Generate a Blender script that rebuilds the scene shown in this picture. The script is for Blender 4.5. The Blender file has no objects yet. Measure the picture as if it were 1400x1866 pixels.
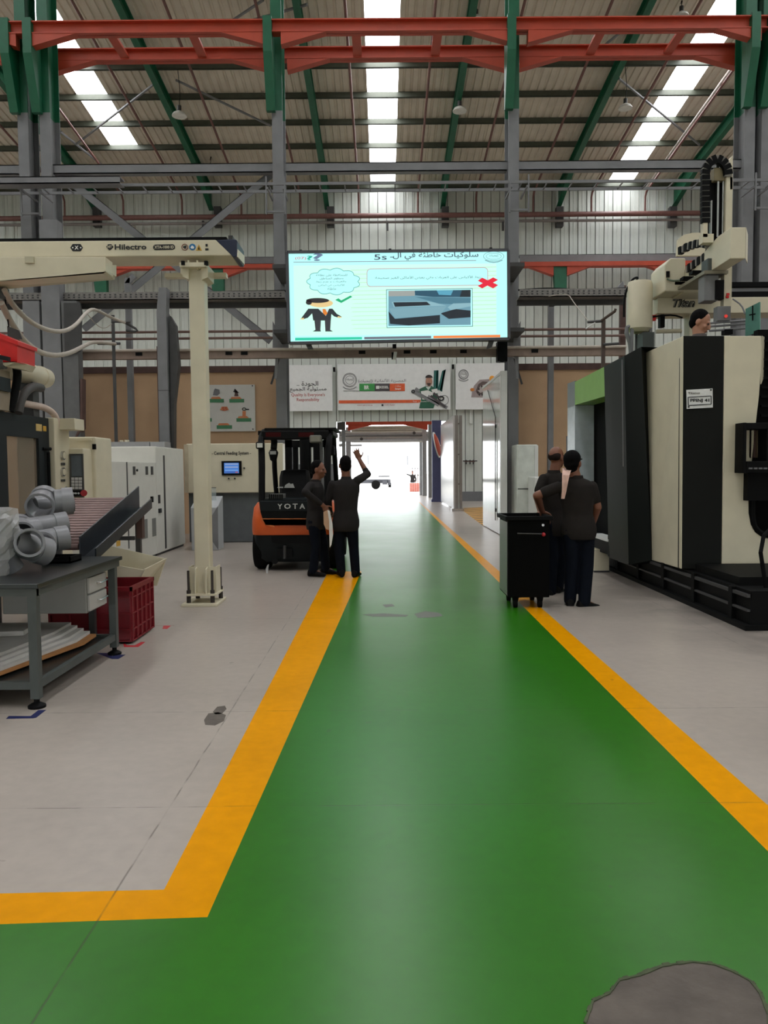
import bpy, bmesh, math, random
from mathutils import Vector, Matrix, Euler
random.seed(7)
SC = bpy.context.scene
COL = SC.collection
PI = math.pi
# ---------------------------------------------------------------- camera
H, F = 1.5, 1400.0
PITCH, ROLL = math.atan(77/1400), math.radians(-0.45)
cam_d = bpy.data.cameras.new('camera'); cam = bpy.data.objects.new('camera', cam_d); COL.objects.link(cam)
cam_d.sensor_fit = 'HORIZONTAL'; cam_d.sensor_width = 36; cam_d.lens = 36.0*F/1400; cam_d.clip_end = 600
CAMROT = (Matrix.Rotation(PI/2-PITCH, 3, 'X') @ Matrix.Rotation(ROLL, 3, 'Z'))
cam.matrix_world = Matrix.Translation((0, 0, H)) @ CAMROT.to_4x4()
SC.camera = cam
# ---------------------------------------------------------------- world (bright overcast haze), exposure
wd = bpy.data.worlds.new('sky'); SC.world = wd; wd.use_nodes = True
wb = wd.node_tree.nodes['Background']; wb.inputs[0].default_value = (0.92, 0.96, 1.0, 1); wb.inputs[1].default_value = 5.0
wd.cycles.sampling_method = 'NONE'
vs = SC.view_settings; vs.view_transform = 'Standard'; vs.look = 'None'; vs.exposure = 0.0; vs.gamma = 1.0; vs.use_curve_mapping = False
SC.cycles.use_denoising = True
SC.cycles.max_bounces = 8; SC.cycles.diffuse_bounces = 5; SC.cycles.glossy_bounces = 4; SC.cycles.sample_clamp_indirect = 8
SKY_PANE = 12.5
# ---------------------------------------------------------------- geometry of the view: pixel -> place
def ray(px, py):
    return CAMROT @ Vector(((px-700)/F, (933-py)/F, -1))
def W(px, py, Y):
    d = ray(px, py); t = Y/d.y
    return Vector((d.x*t, Y, H+d.z*t))
def WX(px, py, X):
    d = ray(px, py); t = X/d.x
    return Vector((X, d.y*t, H+d.z*t))
def G(px, py, z=0.0):
    d = ray(px, py); t = (z-H)/d.z
    return Vector((d.x*t, d.y*t, z))
# ---------------------------------------------------------------- materials
def lin(c):
    c = c/255.0
    return c/12.92 if c <= 0.04045 else ((c+0.055)/1.055)**2.4
def rgb(c): return (lin(c[0]), lin(c[1]), lin(c[2]), 1)
MATS = {}
def mat(name, c, rough=.5, metal=0.0, noise=.12, ns=6.0, bump=0.0, bs=60.0, spec=.5, coat=0.0):
    if name in MATS: return MATS[name]
    m = bpy.data.materials.new(name); m.use_nodes = True; MATS[name] = m
    nt = m.node_tree; b = nt.nodes['Principled BSDF']
    b.inputs['Roughness'].default_value = rough; b.inputs['Metallic'].default_value = metal
    b.inputs['Specular IOR Level'].default_value = spec; b.inputs['Coat Weight'].default_value = coat
    tc = nt.nodes.new('ShaderNodeTexCoord'); n = nt.nodes.new('ShaderNodeTexNoise')
    n.inputs['Scale'].default_value = ns; n.inputs['Detail'].default_value = 5
    nt.links.new(tc.outputs['Object'], n.inputs['Vector'])
    r = nt.nodes.new('ShaderNodeMapRange'); r.inputs[1].default_value = .3; r.inputs[2].default_value = .7
    r.inputs[3].default_value = 1-noise; r.inputs[4].default_value = 1+noise*.6
    nt.links.new(n.outputs['Fac'], r.inputs[0])
    mx = nt.nodes.new('ShaderNodeMix'); mx.data_type = 'RGBA'; mx.blend_type = 'MULTIPLY'; mx.inputs[0].default_value = 1
    mx.inputs[6].default_value = rgb(c); nt.links.new(r.outputs[0], mx.inputs[7])
    nt.links.new(mx.outputs[2], b.inputs['Base Color'])
    if bump:
        n2 = nt.nodes.new('ShaderNodeTexNoise'); n2.inputs['Scale'].default_value = bs; n2.inputs['Detail'].default_value = 4
        nt.links.new(tc.outputs['Object'], n2.inputs['Vector'])
        bp = nt.nodes.new('ShaderNodeBump'); bp.inputs['Strength'].default_value = bump; bp.inputs['Distance'].default_value = .01
        nt.links.new(n2.outputs['Fac'], bp.inputs['Height']); nt.links.new(bp.outputs[0], b.inputs['Normal'])
    return m
def emit(name, c, s=1.0):
    if name in MATS: return MATS[name]
    m = bpy.data.materials.new(name); m.use_nodes = True; MATS[name] = m
    b = m.node_tree.nodes['Principled BSDF']; b.inputs['Base Color'].default_value = (.02, .02, .02, 1)
    b.inputs['Roughness'].default_value = .4
    b.inputs['Emission Color'].default_value = rgb(c); b.inputs['Emission Strength'].default_value = s
    if s < 1.06: m.cycles.emission_sampling = 'NONE'
    return m
def glass(name, c, alpha=.25, rough=.1):
    if name in MATS: return MATS[name]
    m = bpy.data.materials.new(name); m.use_nodes = True; MATS[name] = m
    nt = m.node_tree; b = nt.nodes['Principled BSDF']; b.inputs['Base Color'].default_value = rgb(c)
    b.inputs['Roughness'].default_value = rough; b.inputs['Alpha'].default_value = alpha
    return m
def floor_mat(name, c, rough, noise=.1, spec=.25, stain_reflection=False):
    """glossy floor coat: fine mottling, saw-cut joints with broken edges, faint scuffs"""
    m = bpy.data.materials.new(name); m.use_nodes = True; MATS[name] = m
    nt = m.node_tree; N = nt.nodes.new; L = nt.links.new; b = nt.nodes['Principled BSDF']
    geo = N('ShaderNodeNewGeometry'); sep = N('ShaderNodeSeparateXYZ'); L(geo.outputs['Position'], sep.inputs[0])
    def noise_(scale, det=6, dist=0.0):
        n = N('ShaderNodeTexNoise'); n.inputs['Scale'].default_value = scale; n.inputs['Detail'].default_value = det
        n.inputs['Distortion'].default_value = dist; L(geo.outputs['Position'], n.inputs['Vector']); return n.outputs['Fac']
    def math_(op, a, bb=None, c_=None):
        q = N('ShaderNodeMath'); q.operation = op
        for i, v in enumerate((a, bb, c_)):
            if v is None: continue
            if isinstance(v, (int, float)): q.inputs[i].default_value = v
            else: L(v, q.inputs[i])
        return q.outputs[0]
    def rng(v, a, bb, c_, d):
        r = N('ShaderNodeMapRange'); L(v, r.inputs[0])
        for i, k in enumerate((a, bb, c_, d)): r.inputs[i+1].default_value = k
        return r.outputs[0]
    big = rng(noise_(.9, 8, .6), .3, .7, 1-noise, 1+noise*.5)
    fine = rng(noise_(14, 8), .3, .7, 1-noise*.6, 1+noise*.4)
    base = math_('MULTIPLY', big, fine)
    if stain_reflection:   # oily grime plus the base's dark reflection, painted in around the right machine
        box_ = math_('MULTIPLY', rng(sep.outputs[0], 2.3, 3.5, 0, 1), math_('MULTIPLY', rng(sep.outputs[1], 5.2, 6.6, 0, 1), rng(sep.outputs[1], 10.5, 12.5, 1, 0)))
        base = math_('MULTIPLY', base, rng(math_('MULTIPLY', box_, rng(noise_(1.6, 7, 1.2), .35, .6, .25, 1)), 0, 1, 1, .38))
    wob = math_('MULTIPLY', math_('SUBTRACT', noise_(2.2, 6), .5), .05)
    brk = rng(noise_(5.5, 5), .42, .56, .15, 1.0)
    joint = None
    for axis, pos in ((1, 3.36), (1, 4.72), (1, 7.72), (1, 12.4), (1, 16.3), (0, -.97), (0, 3.0)):
        d = math_('ABSOLUTE', math_('ADD', math_('SUBTRACT', sep.outputs[axis], pos), math_('MULTIPLY', wob, .35)))
        k = math_('MULTIPLY', rng(d, .0015, .0055, 1, 0), brk)
        joint = k if joint is None else math_('MAXIMUM', joint, k)
    spots = rng(noise_(7.0, 2), .735, .76, 0, 1)
    mark = math_('MAXIMUM', joint, math_('MULTIPLY', spots, .6))
    mx = N('ShaderNodeMix'); mx.data_type = 'RGBA'; mx.blend_type = 'MULTIPLY'; mx.inputs[0].default_value = 1
    mx.inputs[6].default_value = rgb(c); L(base, mx.inputs[7])
    m2 = N('ShaderNodeMix'); m2.data_type = 'RGBA'; L(math_('MULTIPLY', mark, .6), m2.inputs[0])
    L(mx.outputs[2], m2.inputs[6]); m2.inputs[7].default_value = rgb((62, 58, 50)); b.inputs['Specular IOR Level'].default_value = spec
    L(m2.outputs[2], b.inputs['Base Color'])
    ro = rng(noise_(1.3, 3), .15, .85, rough, rough*1.18); L(ro, b.inputs['Roughness'])
    hgt = math_('MULTIPLY', joint, -1.0)
    bp = N('ShaderNodeBump'); bp.inputs['Strength'].default_value = .2; bp.inputs['Distance'].default_value = .002
    L(hgt, bp.inputs['Height']); L(bp.outputs[0], b.inputs['Normal'])
    return m
# ---------------------------------------------------------------- mesh builder
class M:
    def __init__(s): s.v = []; s.f = []
    def add(s, vs_, fs):
        o = len(s.v); s.v += [Vector(p) for p in vs_]; s.f += [[i+o for i in q] for q in fs]; return s
    def box(s, x0, x1, y0, y1, z0, z1):
        if x0 > x1: x0, x1 = x1, x0
        if y0 > y1: y0, y1 = y1, y0
        if z0 > z1: z0, z1 = z1, z0
        v = [(x0,y0,z0),(x1,y0,z0),(x1,y1,z0),(x0,y1,z0),(x0,y0,z1),(x1,y0,z1),(x1,y1,z1),(x0,y1,z1)]
        return s.add(v, [[0,3,2,1],[4,5,6,7],[0,1,5,4],[1,2,6,5],[2,3,7,6],[3,0,4,7]])
    def obox(s, c, sx, sy, sz, rot):
        R_ = rot if isinstance(rot, Matrix) else Euler(rot).to_matrix()
        v = [Vector(c)+R_ @ Vector((a*sx/2, b*sy/2, d*sz/2)) for d in (-1, 1) for a, b in ((-1,-1),(1,-1),(1,1),(-1,1))]
        return s.add(v, [[0,3,2,1],[4,5,6,7],[0,1,5,4],[1,2,6,5],[2,3,7,6],[3,0,4,7]])
    def px(s, x0, x1, y0, y1, Y, d):
        """box whose front face fills a photo rectangle at depth Y, going back d"""
        mx_, my_ = (x0+x1)/2, (y0+y1)/2
        return s.box(W(x0, my_, Y).x, W(x1, my_, Y).x, Y, Y+d, W(mx_, y1, Y).z, W(mx_, y0, Y).z)
    def prism(s, pts, d):
        n = len(pts); d = Vector(d); p = [Vector(q) for q in pts]
        nrm = Vector((0,0,0))
        for i in range(n): nrm += p[i].cross(p[(i+1) % n])
        fs = [list(range(n)), list(range(2*n-1, n-1, -1))]+[[i, i+n, (i+1) % n+n, (i+1) % n] for i in range(n)]
        if nrm.dot(d) > 0: fs = [q[::-1] for q in fs]
        return s.add(p+[q+d for q in p], fs)
    def pxpoly(s, pts, Y, d): return s.prism([W(x, y, Y) for x, y in pts], (0, d, 0))
    def cyl(s, a, b, r, r2=None, n=12, caps=True):
        a, b = Vector(a), Vector(b); r2 = r if r2 is None else r2
        z = (b-a).normalized(); x = z.orthogonal().normalized(); y = z.cross(x)
        v = [a+r*(x*math.cos(t)+y*math.sin(t)) for t in [2*PI*i/n for i in range(n)]]
        v += [b+r2*(x*math.cos(t)+y*math.sin(t)) for t in [2*PI*i/n for i in range(n)]]
        fs = [[i, (i+1) % n, (i+1) % n+n, i+n] for i in range(n)]
        if caps: fs += [list(range(n-1, -1, -1)), list(range(n, 2*n))]
        return s.add(v, fs)
    def pipe(s, a, b, ro, ri, n=20):
        """open-ended tube with wall thickness"""
        a, b = Vector(a), Vector(b); z = (b-a).normalized(); x = z.orthogonal().normalized(); y = z.cross(x)
        c = [x*math.cos(2*PI*i/n)+y*math.sin(2*PI*i/n) for i in range(n)]
        v = [a+ro*k for k in c]+[b+ro*k for k in c]+[a+ri*k for k in c]+[b+ri*k for k in c]
        fs = []
        for i in range(n):
            j = (i+1) % n
            fs += [[i, j, j+n, i+n], [j+2*n, i+2*n, i+3*n, j+3*n], [j, i, i+2*n, j+2*n], [i+n, j+n, j+3*n, i+3*n]]
        return s.add(v, fs)
    def tube(s, pts, r, n=8, smooth=0):
        p = [Vector(q) for q in pts]
        for _ in range(smooth):
            q = [p[0]]
            for i in range(len(p)-1): q += [p[i]*.75+p[i+1]*.25, p[i]*.25+p[i+1]*.75]
            p = q+[p[-1]]
        rs = r if isinstance(r, (list, tuple)) else [r]*len(p)
        vs_ = []; up = None
        for i, c in enumerate(p):
            t = (p[min(i+1, len(p)-1)]-p[max(i-1, 0)]).normalized()
            x = t.orthogonal().normalized() if up is None else (up-t*up.dot(t)).normalized()
            up = x; y = t.cross(x)
            vs_ += [c+rs[i]*(x*math.cos(2*PI*k/n)+y*math.sin(2*PI*k/n)) for k in range(n)]
        fs = [[i*n+k, i*n+(k+1) % n, (i+1)*n+(k+1) % n, (i+1)*n+k] for i in range(len(p)-1) for k in range(n)]
        fs += [list(range(n-1, -1, -1)), [(len(p)-1)*n+k for k in range(n)]]
        return s.add(vs_, fs)
    def ball(s, c, r, nu=14, nv=9, rot=None):
        c = Vector(c); r = (r, r, r) if isinstance(r, (int, float)) else r
        R_ = rot if rot is not None else Matrix.Identity(3)
        v = [c+R_ @ Vector((0, 0, -r[2]))]
        for j in range(1, nv):
            a = -PI/2+PI*j/nv
            v += [c+R_ @ Vector((r[0]*math.cos(a)*math.cos(2*PI*i/nu), r[1]*math.cos(a)*math.sin(2*PI*i/nu), r[2]*math.sin(a))) for i in range(nu)]
        v.append(c+R_ @ Vector((0, 0, r[2]))); t = len(v)-1
        fs = [[0, 1+(i+1) % nu, 1+i] for i in range(nu)]
        fs += [[1+j*nu+i, 1+j*nu+(i+1) % nu, 1+(j+1)*nu+(i+1) % nu, 1+(j+1)*nu+i] for j in range(nv-2) for i in range(nu)]
        fs += [[t, 1+(nv-2)*nu+i, 1+(nv-2)*nu+(i+1) % nu] for i in range(nu)]
        return s.add(v, fs)
    def loft(s, rings):
        n = len(rings[0]); o = []
        for q in rings: o += list(q)
        fs = [[i*n+k, i*n+(k+1) % n, (i+1)*n+(k+1) % n, (i+1)*n+k] for i in range(len(rings)-1) for k in range(n)]
        fs += [list(range(n-1, -1, -1)), [(len(rings)-1)*n+k for k in range(n)]]
        return s.add(o, fs)
    def lathe(s, c, prof, n=20, axis=(0, 0, 1)):
        z = Vector(axis).normalized(); x = z.orthogonal().normalized(); y = z.cross(x); c = Vector(c)
        return s.loft([[c+z*h+r*(x*math.cos(2*PI*i/n)+y*math.sin(2*PI*i/n)) for i in range(n)] for r, h in prof])
    def mesh(s, name, m, smooth=False):
        me = bpy.data.meshes.new(name); me.from_pydata([tuple(v) for v in s.v], [], s.f); me.update()
        bm = bmesh.new(); bm.from_mesh(me); bmesh.ops.recalc_face_normals(bm, faces=bm.faces); bm.to_mesh(me); bm.free()
        me.materials.append(m)
        if smooth:
            me.polygons.foreach_set('use_smooth', [True]*len(me.polygons))
            try: me.set_sharp_from_angle(angle=math.radians(42))
            except Exception: pass
        return me
    def build(s, name, m, parent=None, smooth=False, bevel=0.0, seg=2):
        me = s.mesh(name, m, smooth)
        o = bpy.data.objects.new(name, me); COL.objects.link(o)
        if parent is not None: hook(o, parent)
        else:
            xs = [v.co for v in me.vertices]
            c = Vector(((min(v.x for v in xs)+max(v.x for v in xs))/2, (min(v.y for v in xs)+max(v.y for v in xs))/2, min(v.z for v in xs)))
            me.transform(Matrix.Translation(-c)); o.location = c
        if bevel:
            b = o.modifiers.new('bevel', 'BEVEL'); b.width = bevel; b.segments = seg; b.limit_method = 'ANGLE'; b.angle_limit = math.radians(40)
        return o
def world_of(o):
    loc = Matrix.LocRotScale(o.location, o.rotation_euler, o.scale)
    return (world_of(o.parent) @ o.matrix_parent_inverse @ loc) if o.parent else loc
def hook(o, parent):
    o.parent = parent; o.matrix_parent_inverse = world_of(parent).inverted()
def tag(o, label, cat, group=None):
    o['label'] = label; o['category'] = cat
    if group: o['group'] = group
    return o
def thing(name, label, cat, loc, group=None):
    o = bpy.data.objects.new(name, None); COL.objects.link(o); o.location = Vector(loc); o.empty_display_size = .1
    return tag(o, label, cat, group)
def struct(name, loc=(0, 0, 0)):
    o = bpy.data.objects.new(name, None); COL.objects.link(o); o.location = Vector(loc); o['kind'] = 'structure'; return o
def inst(name, me, loc, parent, rot=None):
    o = bpy.data.objects.new(name, me); COL.objects.link(o)
    o.location = Vector(loc)
    if rot is not None: o.rotation_euler = rot
    if parent is not None: hook(o, parent)
    return o
def dup(root, delta, label=None, mirror=False):
    r = root.copy(); COL.objects.link(r); r.location = root.location+Vector(delta)
    if label: r['label'] = label
    for ch in list(root.children):
        c = ch.copy(); COL.objects.link(c); c.parent = r
        for g in list(ch.children):
            d = g.copy(); COL.objects.link(d); d.parent = c
    return r
# ---------------------------------------------------------------- writing
AR = {}
_c = 0xFE80
for _ch, _n in zip('ءآأؤإئابةتثجحخدذرزسشصضطظعغفقكلمنهوىي', (1,2,2,2,2,4,2,4,2,4,4,4,4,4,2,2,2,2,4,4,4,4,4,4,4,4,4,4,4,4,4,4,4,2,2,4)):
    AR[_ch] = [_c+i for i in range(_n)]; _c += _n
def arabic(s):
    """join the letters (presentation forms) and put them in visual order"""
    s = s.replace('لا', '\ue000').replace('لأ', '\ue001')
    lig = {'\ue000': [0xFEFB, 0xFEFC], '\ue001': [0xFEF7, 0xFEF8]}
    f = lambda c: lig.get(c) or AR.get(c)
    out = []
    for i, c in enumerate(s):
        k = f(c)
        if not k: out.append({'(': ')', ')': '('}.get(c, c)); continue
        prev = i > 0 and f(s[i-1]) and len(f(s[i-1])) == 4
        nxt = i+1 < len(s) and f(s[i+1]) is not None and len(f(s[i+1])) > 1 and len(k) == 4
        out.append(chr(k[3] if prev and nxt and len(k) == 4 else k[1] if prev and len(k) > 1 else k[2] if nxt else k[0]))
    return ''.join(reversed(out))
def text(name, s, c, width, m, parent, right=(1, 0, 0), up=(0, 0, 1), height=None, res=2, ext=.0015, bold=0.0, shear=0.0):
    cu = bpy.data.curves.new(name, 'FONT'); cu.body = s; cu.align_x = 'CENTER'; cu.align_y = 'CENTER'
    cu.resolution_u = res; cu.extrude = .002; cu.offset = bold; cu.shear = shear
    t = bpy.data.objects.new(name+'_tmp', cu); COL.objects.link(t); bpy.context.view_layer.update()
    me = bpy.data.meshes.new_from_object(t.evaluated_get(bpy.context.evaluated_depsgraph_get()))
    bpy.data.objects.remove(t); bpy.data.curves.remove(cu)
    xs = [v.co.x for v in me.vertices]; ys = [v.co.y for v in me.vertices]
    w0 = max(xs)-min(xs); h0 = max(ys)-min(ys); cx = (max(xs)+min(xs))/2; cy = (max(ys)+min(ys))/2
    sx = width/w0; sy = height/h0 if height else sx
    r, u = Vector(right).normalized(), Vector(up).normalized(); n = r.cross(u)
    for v in me.vertices:
        v.co = Vector(c)+r*((v.co.x-cx)*sx)+u*((v.co.y-cy)*sy)+n*(v.co.z/.002*ext)
    me.materials.clear(); me.materials.append(m)
    o = bpy.data.objects.new(name, me); COL.objects.link(o)
    if parent is not None: hook(o, parent)
    return o
def pxtext(name, s, x0, x1, yc, Y, m, parent, h=None, **k):
    """writing that fills the photo span x0..x1 at depth Y, facing the camera side"""
    a, b = W(x0, yc, Y), W(x1, yc, Y)
    hh = None if h is None else abs(W((x0+x1)/2, yc-h/2, Y).z-W((x0+x1)/2, yc+h/2, Y).z)
    return text(name, s, (a+b)/2, (b-a).length, m, parent, right=(1, 0, 0), up=(0, 0, 1), height=hh, **k)
def ring(c, r, rx_ratio=1.0, n=32): return [(c[0]+r*math.cos(2*PI*i/n), c[1]+r*rx_ratio*math.sin(2*PI*i/n)) for i in range(n)]
def pxring(mb, cx, cy, rx, ry, t, Y, d, n=32):
    """flat ring of line width t photo pixels at depth Y"""
    for i in range(n):
        a, b = 2*PI*i/n, 2*PI*(i+1)/n
        q = [(cx+(rx+o)*math.cos(w), cy+(ry+o)*math.sin(w)) for w, o in ((a, 0), (b, 0), (b, -t), (a, -t))]
        mb.pxpoly(q, Y, d)
    return mb
def pxline(mb, pts, t, Y, d):
    for (ax, ay), (bx_, by) in zip(pts[:-1], pts[1:]):
        L_ = math.hypot(bx_-ax, by-ay) or 1; nx, ny = -(by-ay)/L_*t/2, (bx_-ax)/L_*t/2
        mb.pxpoly([(ax+nx, ay+ny), (bx_+nx, by+ny), (bx_-nx, by-ny), (ax-nx, ay-ny)], Y, d)
    return mb
# palette
STEEL = mat('grey_steel_paint', (118, 118, 120), .5, noise=.14, ns=3)
DSTEEL = mat('dark_grey_steel', (58, 57, 57), .5, noise=.2, ns=5)
GREENP = mat('green_steel_paint', (14, 92, 62), .45, noise=.12, ns=4)
ORANGE = mat('orange_steel_paint', (182, 68, 42), .5, noise=.12, ns=3)
BROWN = mat('brown_pipe_paint', (120, 92, 84), .5, noise=.15, ns=5)
CREAM = mat('cream_machine_paint', (212, 203, 178), .42, noise=.06, ns=4)
WHITE = mat('white_sheet_metal', (214, 214, 210), .4, noise=.05, ns=3)
CHAR = mat('charcoal_machine_paint', (34, 39, 42), .5, noise=.1, ns=5, spec=.2)
BLACK = mat('black_plastic', (9, 9, 10), .6, noise=.2, spec=.12)
RUBBER = mat('black_rubber', (13, 12, 12), .85, noise=.25, ns=12, spec=.1)
CHROME = mat('bright_metal', (190, 190, 190), .25, 1.0, noise=.05)
NAVY = mat('dark_blue_plastic', (28, 36, 62), .4)
RED = mat('red_plastic', (160, 22, 32), .4, noise=.08)
REDBRIGHT = mat('bright_red_paint', (214, 30, 30), .4)
INK = mat('black_print', (24, 24, 26), .6)
SIGNW = mat('white_sign_board', (226, 226, 224), .5, noise=.04)
# ================================================================ FLOOR
FILL_GAP_Z = 1.0
YW = 36.0                                                   # far clad wall
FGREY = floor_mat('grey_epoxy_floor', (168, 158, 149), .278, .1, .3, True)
FGREEN = floor_mat('green_epoxy_floor', (38, 108, 6), .278, .12, .4)
FYEL = floor_mat('yellow_floor_paint', (222, 148, 0), .3, .1, .05)
CONC = mat('bare_concrete', (94, 86, 79), .9, noise=.25, ns=9, bump=.5, bs=40)
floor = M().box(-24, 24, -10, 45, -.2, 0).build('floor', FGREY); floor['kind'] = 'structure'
def paint(name, pts, m, h=.0015, z0=0.0):
    mb = M(); mb.prism([Vector((p.x, p.y, z0)) for p in pts], (0, 0, h)); return mb.build(name, m, floor)
A, B = G(378, 1672), G(655, 1050)
C, D = G(1400, 1557), G(833, 985)
A2, B2 = G(299, 1622), G(527, 1180)
C2, D2 = G(1400, 1467), G(1070, 1180)
def ext(a, b, Y): t = (Y-a.y)/(b.y-a.y); return Vector((a.x+(b.x-a.x)*t, Y, 0))
YE = 35.5; YS = 11.3
hl, hr = G(0, 1629), G(0, 1685)
def lin_x(a, b, x): t = (x-a.x)/(b.x-a.x); return Vector((x, a.y+(b.y-a.y)*t, 0))
paint('green_lane', [A, lin_x(A, hr, -6), Vector((-6, -3, 0)), Vector((ext(C, D, 0).x, -3, 0)), ext(C, D, YE), ext(A2, B2, YE), ext(A2, B2, YS), ext(A, B, YS)], FGREEN)

paint('yellow_stripe', [A, ext(A, B, YS), ext(A2, B2, YS), A2], FYEL, .0018)
paint('yellow_stripe', [A, A2, lin_x(A2, hl, -6), lin_x(A, hr, -6)], FYEL, .0018)
paint('yellow_stripe', [Vector((ext(C, D, 0).x, -3, 0)), Vector((ext(C2, D2, 0).x, -3, 0)), ext(C2, D2, YE), ext(C, D, YE)], FYEL, .0018)
# broken-out patch in the green coat, front right
pp = [(1068,1866),(1082,1826),(1112,1812),(1130,1788),(1165,1780),(1210,1762),(1262,1755),(1300,1759),(1335,1772),(1368,1790),(1385,1812),(1400,1850),(1400,1900),(1060,1900)]
paint('concrete_patch', [G(x, y) for x, y in pp], CONC, .0004, .0016)
rim = mat('chipped_paint_edge', (70, 78, 52), .8, noise=.3, ns=30)
mb = M()
for (a, b) in zip(pp[:-2], pp[1:-1]):
    for k in range(4):
        t0, t1 = k/4, (k+1)/4
        p, q = G(a[0]+(b[0]-a[0])*t0, a[1]+(b[1]-a[1])*t0), G(a[0]+(b[0]-a[0])*t1, a[1]+(b[1]-a[1])*t1)
        w = random.uniform(.004, .012); n_ = Vector((-(q-p).y, (q-p).x, 0)).normalized()*w
        mb.prism([Vector((v.x, v.y, .0015)) for v in (p-n_*.3, q-n_*.3, q+n_, p+n_)], (0, 0, .0035))
mb.build('chipped_rim', rim, floor)
for pts in ([(372,1312),(380,1300),(398,1298),(412,1303),(408,1314),(392,1322),(374,1321)], [(388,1297),(396,1288),(410,1286),(413,1292),(404,1301),(392,1302)]):
    paint('bare_spot', [G(x, y) for x, y in pts], CONC, .0005)
for pts in ([(755,1119),(775,1114),(800,1117),(808,1123),(780,1126),(762,1126)], [(697,1102),(715,1101),(720,1105),(703,1107)], [(660,1120),(700,1118),(745,1121),(740,1124),(680,1124)]):
    paint('bare_spot', [G(x, y) for x, y in pts], mat('worn_grey_spot', (96, 98, 88), .5), .0005, .0015)
BLUET, REDT = mat('blue_marking_tape', (30, 36, 84), .5), mat('red_marking_tape', (196, 44, 52), .5)
def px_tape(pts, m): paint('corner_mark', [G(x, y) for x, y in pts], m, .001)
px_tape([(11,1310),(16,1305),(56,1305),(70,1294),(84,1294),(66,1308),(60,1309)], BLUET)
px_tape([(176,1190),(196,1190),(205,1196),(212,1193),(229,1193),(216,1201),(204,1201)], BLUET)
px_tape([(225,1172),(226,1179),(252,1179),(265,1170),(257,1170),(246,1176),(232,1176)], REDT)
px_tape([(283,1140),(298,1140),(296,1146),(305,1146),(312,1140),(318,1140)], REDT)
# yellow and black hatched area against the far right wall
q = [G(880, 958), G(838, 926), G(882, 924), G(905, 956)]
paint('hatched_floor_area', q, mat('yellow_hatch_paint', (206, 150, 60), .45), .002)
for k in range(12):
    t = (k+.35)/12; a = q[0].lerp(q[1], t); b = q[3].lerp(q[2], t); e = (q[1]-q[0])/12*.34
    paint('hatch_line', [a, b, b+e, a+e], mat('dark_hatch_paint', (70, 60, 40), .5), .0006, .002)
# ================================================================ CEILING
zE = W(700, 337, YW).z; SL = .115
def roofz(Y): return zE+SL*(YW-Y)
def R(px, py, off=0.0):
    d = ray(px, py); t = (zE+SL*YW-off-H)/(d.z+SL*d.y); return Vector((d.x*t, d.y*t, H+d.z*t))
ROOF = mat('roof_sheet_underside', (208, 198, 182), .6, noise=.08, ns=2)
PURL = mat('dark_olive_purlin', (74, 78, 66), .55, noise=.12)
ceiling = struct('ceiling', (0, 13, zE))
RX = [W(x, 360, YW).x for x in (175, 396, 602, 812, 1021, 1228)]
step = (RX[-1]-RX[0])/5
RX = [RX[0]+step*k for k in range(-2, 8)]
STRIP = [W(234, 266, 33).x, W(698, 335, YW).x, W(1129, 332, YW).x]
pitch = (STRIP[2]-STRIP[0])/2
STRIPS = [STRIP[0]-pitch+.5]+STRIP+[STRIP[2]+pitch-.5]
SWID = 1.12
Y0R = -10.0
dvec = Vector((0, Y0R-YW, SL*(YW-Y0R)))
def sheet(xa, xb, ya=YW, yb=Y0R):
    n = max(1, round((xb-xa)/.29)); p = (xb-xa)/n; prof = []
    for i in range(n):
        x = xa+i*p; prof += [(x, 0), (x+p*.58, 0), (x+p*.68, .045), (x+p*.9, .045)]
    prof += [(xb, 0), (xb, .09), (xa, .09)]
    mb = M(); mb.prism([(x, ya, roofz(ya)+z) for x, z in prof], (0, yb-ya, SL*(ya-yb)))
    return mb
edges = sorted([(-24.2, 'w'), (24.2, 'w')]+[(x, 'r') for x in RX if abs(x) < 24]+[(x-SWID/2, 'a') for x in STRIPS]+[(x+SWID/2, 'b') for x in STRIPS])
instrip = False
for (xa, ka), (xb, kb) in zip(edges[:-1], edges[1:]):
    if ka == 'a': instrip = True
    if ka == 'b': instrip = False
    if not instrip and xb-xa > .05: sheet(xa, xb).build('roof_sheet', ROOF, ceiling)
PURY = [35.9-1.72*k for k in range(27)]
PANE = emit('skylight_sheet', (250, 252, 255), SKY_PANE)
for i, x in enumerate(STRIPS):
    ends = [YW]+PURY[1:9]+[Y0R]
    for j, (ya, yb) in enumerate(zip(ends[:-1], ends[1:])):
        if i == 1 and j < 2: sheet(x-SWID/2, x+SWID/2, ya, yb).build('roof_sheet', ROOF, ceiling); continue
        mb = M(); mb.prism([(x-SWID/2, ya, roofz(ya)+.02), (x+SWID/2, ya, roofz(ya)+.02), (x+SWID/2, ya, roofz(ya)+.05), (x-SWID/2, ya, roofz(ya)+.05)], (0, yb-ya, SL*(ya-yb)))
        mb.build('skylight_pane', PANE, ceiling)
pm = M().box(-24, 24, -.035, .035, -.2, 0).box(-24, 24, -.035, .06, -.2, -.18).mesh('purlin', PURL)
for y in PURY: inst('purlin', pm, (0, y, roofz(y)), ceiling)
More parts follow.
